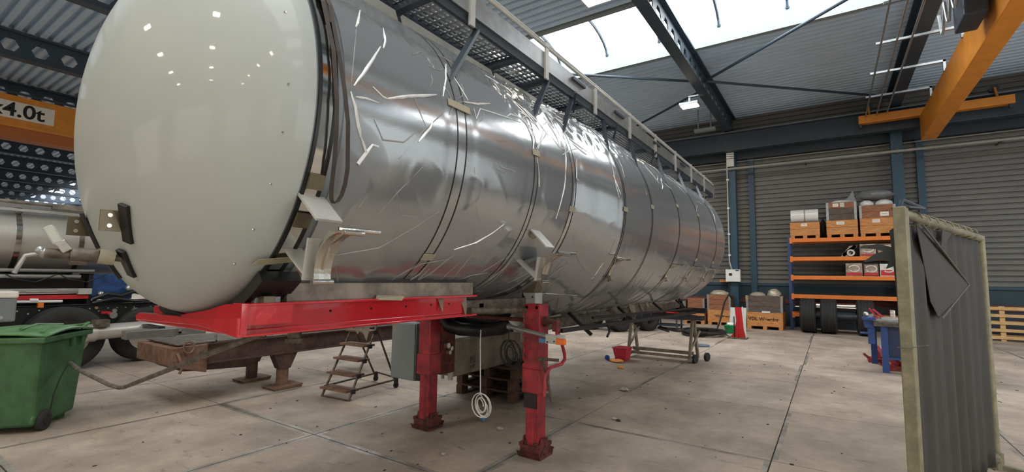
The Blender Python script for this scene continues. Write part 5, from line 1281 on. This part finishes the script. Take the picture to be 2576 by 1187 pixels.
# ---- welding screen
ws = thing('welding_screen', 'dark welding curtain on a beige tube frame, at right edge', 'screen', (5.0, -.8, 0))
pa, pb = Vector((4.02, -.40, 0)), Vector((6.10, -1.17, 0))
dv = (pb-pa).normalized(); nv = Vector((dv.y, -dv.x, 0))
def leanp(p, z): return Vector((p.x, p.y, z))+Vector((0, 0, 0))
mk('post', G().bar(leanp(pa, .02), leanp(pa, 2.15), .07, .07, dv), 'screen_frame', ws, bevel=.006)
mk('post', G().cyl(leanp(pb, .04), leanp(pb, 2.09), .035, n=14), 'screen_frame', ws, smooth=True)
g = G().cyl(leanp(pa, 2.11), leanp(pb, 2.07), .033, n=14)
tpz = mk('top_rail', g, 'screen_frame', ws, smooth=True)
for k in range(9):
    p = pa.lerp(pb, .12+.09*k); mk('ring', G().tube([Vector((p.x, p.y, 2.09))+Vector((0, 0, 1))*.05*math.sin(R(q))+nv*.05*math.cos(R(q)) for q in range(0, 360, 40)], .006, 6), 'screen_frame', tpz)
mk('bracket', G().bar(leanp(pa, 2.145), Vector((pa.x, pa.y, 2.15))+dv*.35+Vector((0, 0, .02)), .10, .012).tube([Vector((pa.x, pa.y, 2.13))-dv*.02, Vector((pa.x, pa.y, 2.20))+dv*.05, Vector((pa.x, pa.y, 2.19))+dv*.5], .012, 6), 'dark_steel', ws)
for p in (pa, pb): mk('foot', G().bar(Vector((p.x, p.y, .02))-nv*.32, Vector((p.x, p.y, .02))+nv*.32, .06, .04), 'screen_frame', ws)
mk('foot_clamp', G().cyl(leanp(pb, .0), leanp(pb, .14), .055, n=12).ball(Vector((pb.x, pb.y, .10))-dv*.06, .05, n=8, m=5), 'screen_frame', ws)
g = G(); rows = []
for i in range(15):
    z = .06+2.02*i/14; row = []
    for k in range(97):
        t = k/96; p = pa.lerp(pb, .02+.955*t)
        sag = .05*abs(math.sin(t*PI*8))*(i/14)**8
        f = .024*math.sin(t*48+.6*math.sin(t*9))*(.65+.35*math.sin(t*13+1))+.010*math.sin(t*95)
        row.append(Vector((p.x, p.y, z-sag))+nv*f*(1-.45*(i/14)**3)+dv*.01*math.sin(i*.4+t*5))
    rows.append(row)
g.grid(rows); cu = mk('curtain', g, 'curtain', ws, smooth=True, solid=.003)
# folded-over triangle of cloth hanging from the rail
def sp(t, z, o): p = pa.lerp(pb, t); return Vector((p.x, p.y, z))-nv*o*-1
g = G()
def fp(t, z, o): p = pa.lerp(pb, t); return Vector((p.x, p.y, z))+nv*o
o_ = -.085 if (Vector((0, 0, 0))-pa).dot(nv) < 0 else .085
o_ *= .62
tri = [(.10, 2.05), (.36, 1.85), (.628, 1.64), (.44, 1.52), (.25, 1.40)]
g = G()
ff = lambda t, z: fp(t, z, o_ if t > .29 else (.036 if t > .22 else .022))
for q in ([(.10, 2.05), (.36, 1.85), (.628, 1.64), (.34, 1.64)], [(.34, 1.64), (.628, 1.64), (.44, 1.52), (.25, 1.40)], [(.10, 2.05), (.34, 1.64), (.25, 1.40), (.20, 1.52), (.15, 1.8)]): g.poly([ff(t, z) for t, z in q])
mk('folded_corner', g, 'curtain', cu, solid=.004)
mk('hem', G().tube([fp(t, z, o_*1.05) for t, z in tri[:3]], .008, 6).tube([fp(t, z, o_*1.05) for t, z in tri[2:]], .006, 6), 'hem', cu)
mk('pull_fold', G().prism([fp(.36, 2.05, o_*.6), fp(.48, 2.04, o_*.6), fp(.33, 1.90, o_*.6)], nv*.006), 'curtain', cu)
# torn strip fluttering on the far side of the post
A = Vector((pa.x, pa.y, 0)); side = Vector((-.15, .99, 0))
def tr2(u, z, o=0): return A+side*u+Vector((0, 0, z))+Vector((o, 0, 0))
g = G().prism([tr2(.03, 2.02, .05), tr2(.06, 2.0, .05), tr2(.05, 1.8, .05), tr2(.04, 1.55, .05), tr2(.035, .1, .05), tr2(.0, .1, .05)], (.01, 0, 0))
mk('curtain_edge', g, 'curtain', ws)
g = G().prism([tr2(.0, 1.86, .06), tr2(.06, 1.89, .06), tr2(.12, 1.91, .06), tr2(.21, 1.90, .06), tr2(.24, 1.885, .06), tr2(.14, 1.875, .06), tr2(.10, 1.86, .06), tr2(.15, 1.84, .06), tr2(.20, 1.80, .06), tr2(.21, 1.785, .06), tr2(.12, 1.80, .06), tr2(.07, 1.79, .06), tr2(.09, 1.74, .06), tr2(.04, 1.76, .06), tr2(.0, 1.72, .06)], (.012, 0, 0))
mk('torn_flap', g, 'glove', ws)
mk('tie_wire', G().tube([tr2(.06, 1.23, -.02), tr2(.0, 1.235, -.05), tr2(-.10, 1.26, -.05)], .003, 5), 'dirty_steel', ws)
# ---- pallets leaning on the wall at far right
lp_ = thing('leaning_pallet', 'pale pallet standing on edge against the wall, right of the screen', 'pallet', (19.4, -4.6, 0))
for k in range(5):
    z = .06+.21*k; mk('slat', G().box(19.40, 19.43, -5.7, -3.5, z, z+.085), 'wood_pale', lp_)
for y in (-5.5, -4.08, -3.55):
    mk('block', G().box(19.43, 19.53, y-.055, y+.055, .0, 1.0), 'wood_pale', lp_)
for k in range(3): mk('back_slat', G().box(19.53, 19.555, -5.7, -3.5, .08+.40*k, .18+.40*k), 'wood_pale', lp_)
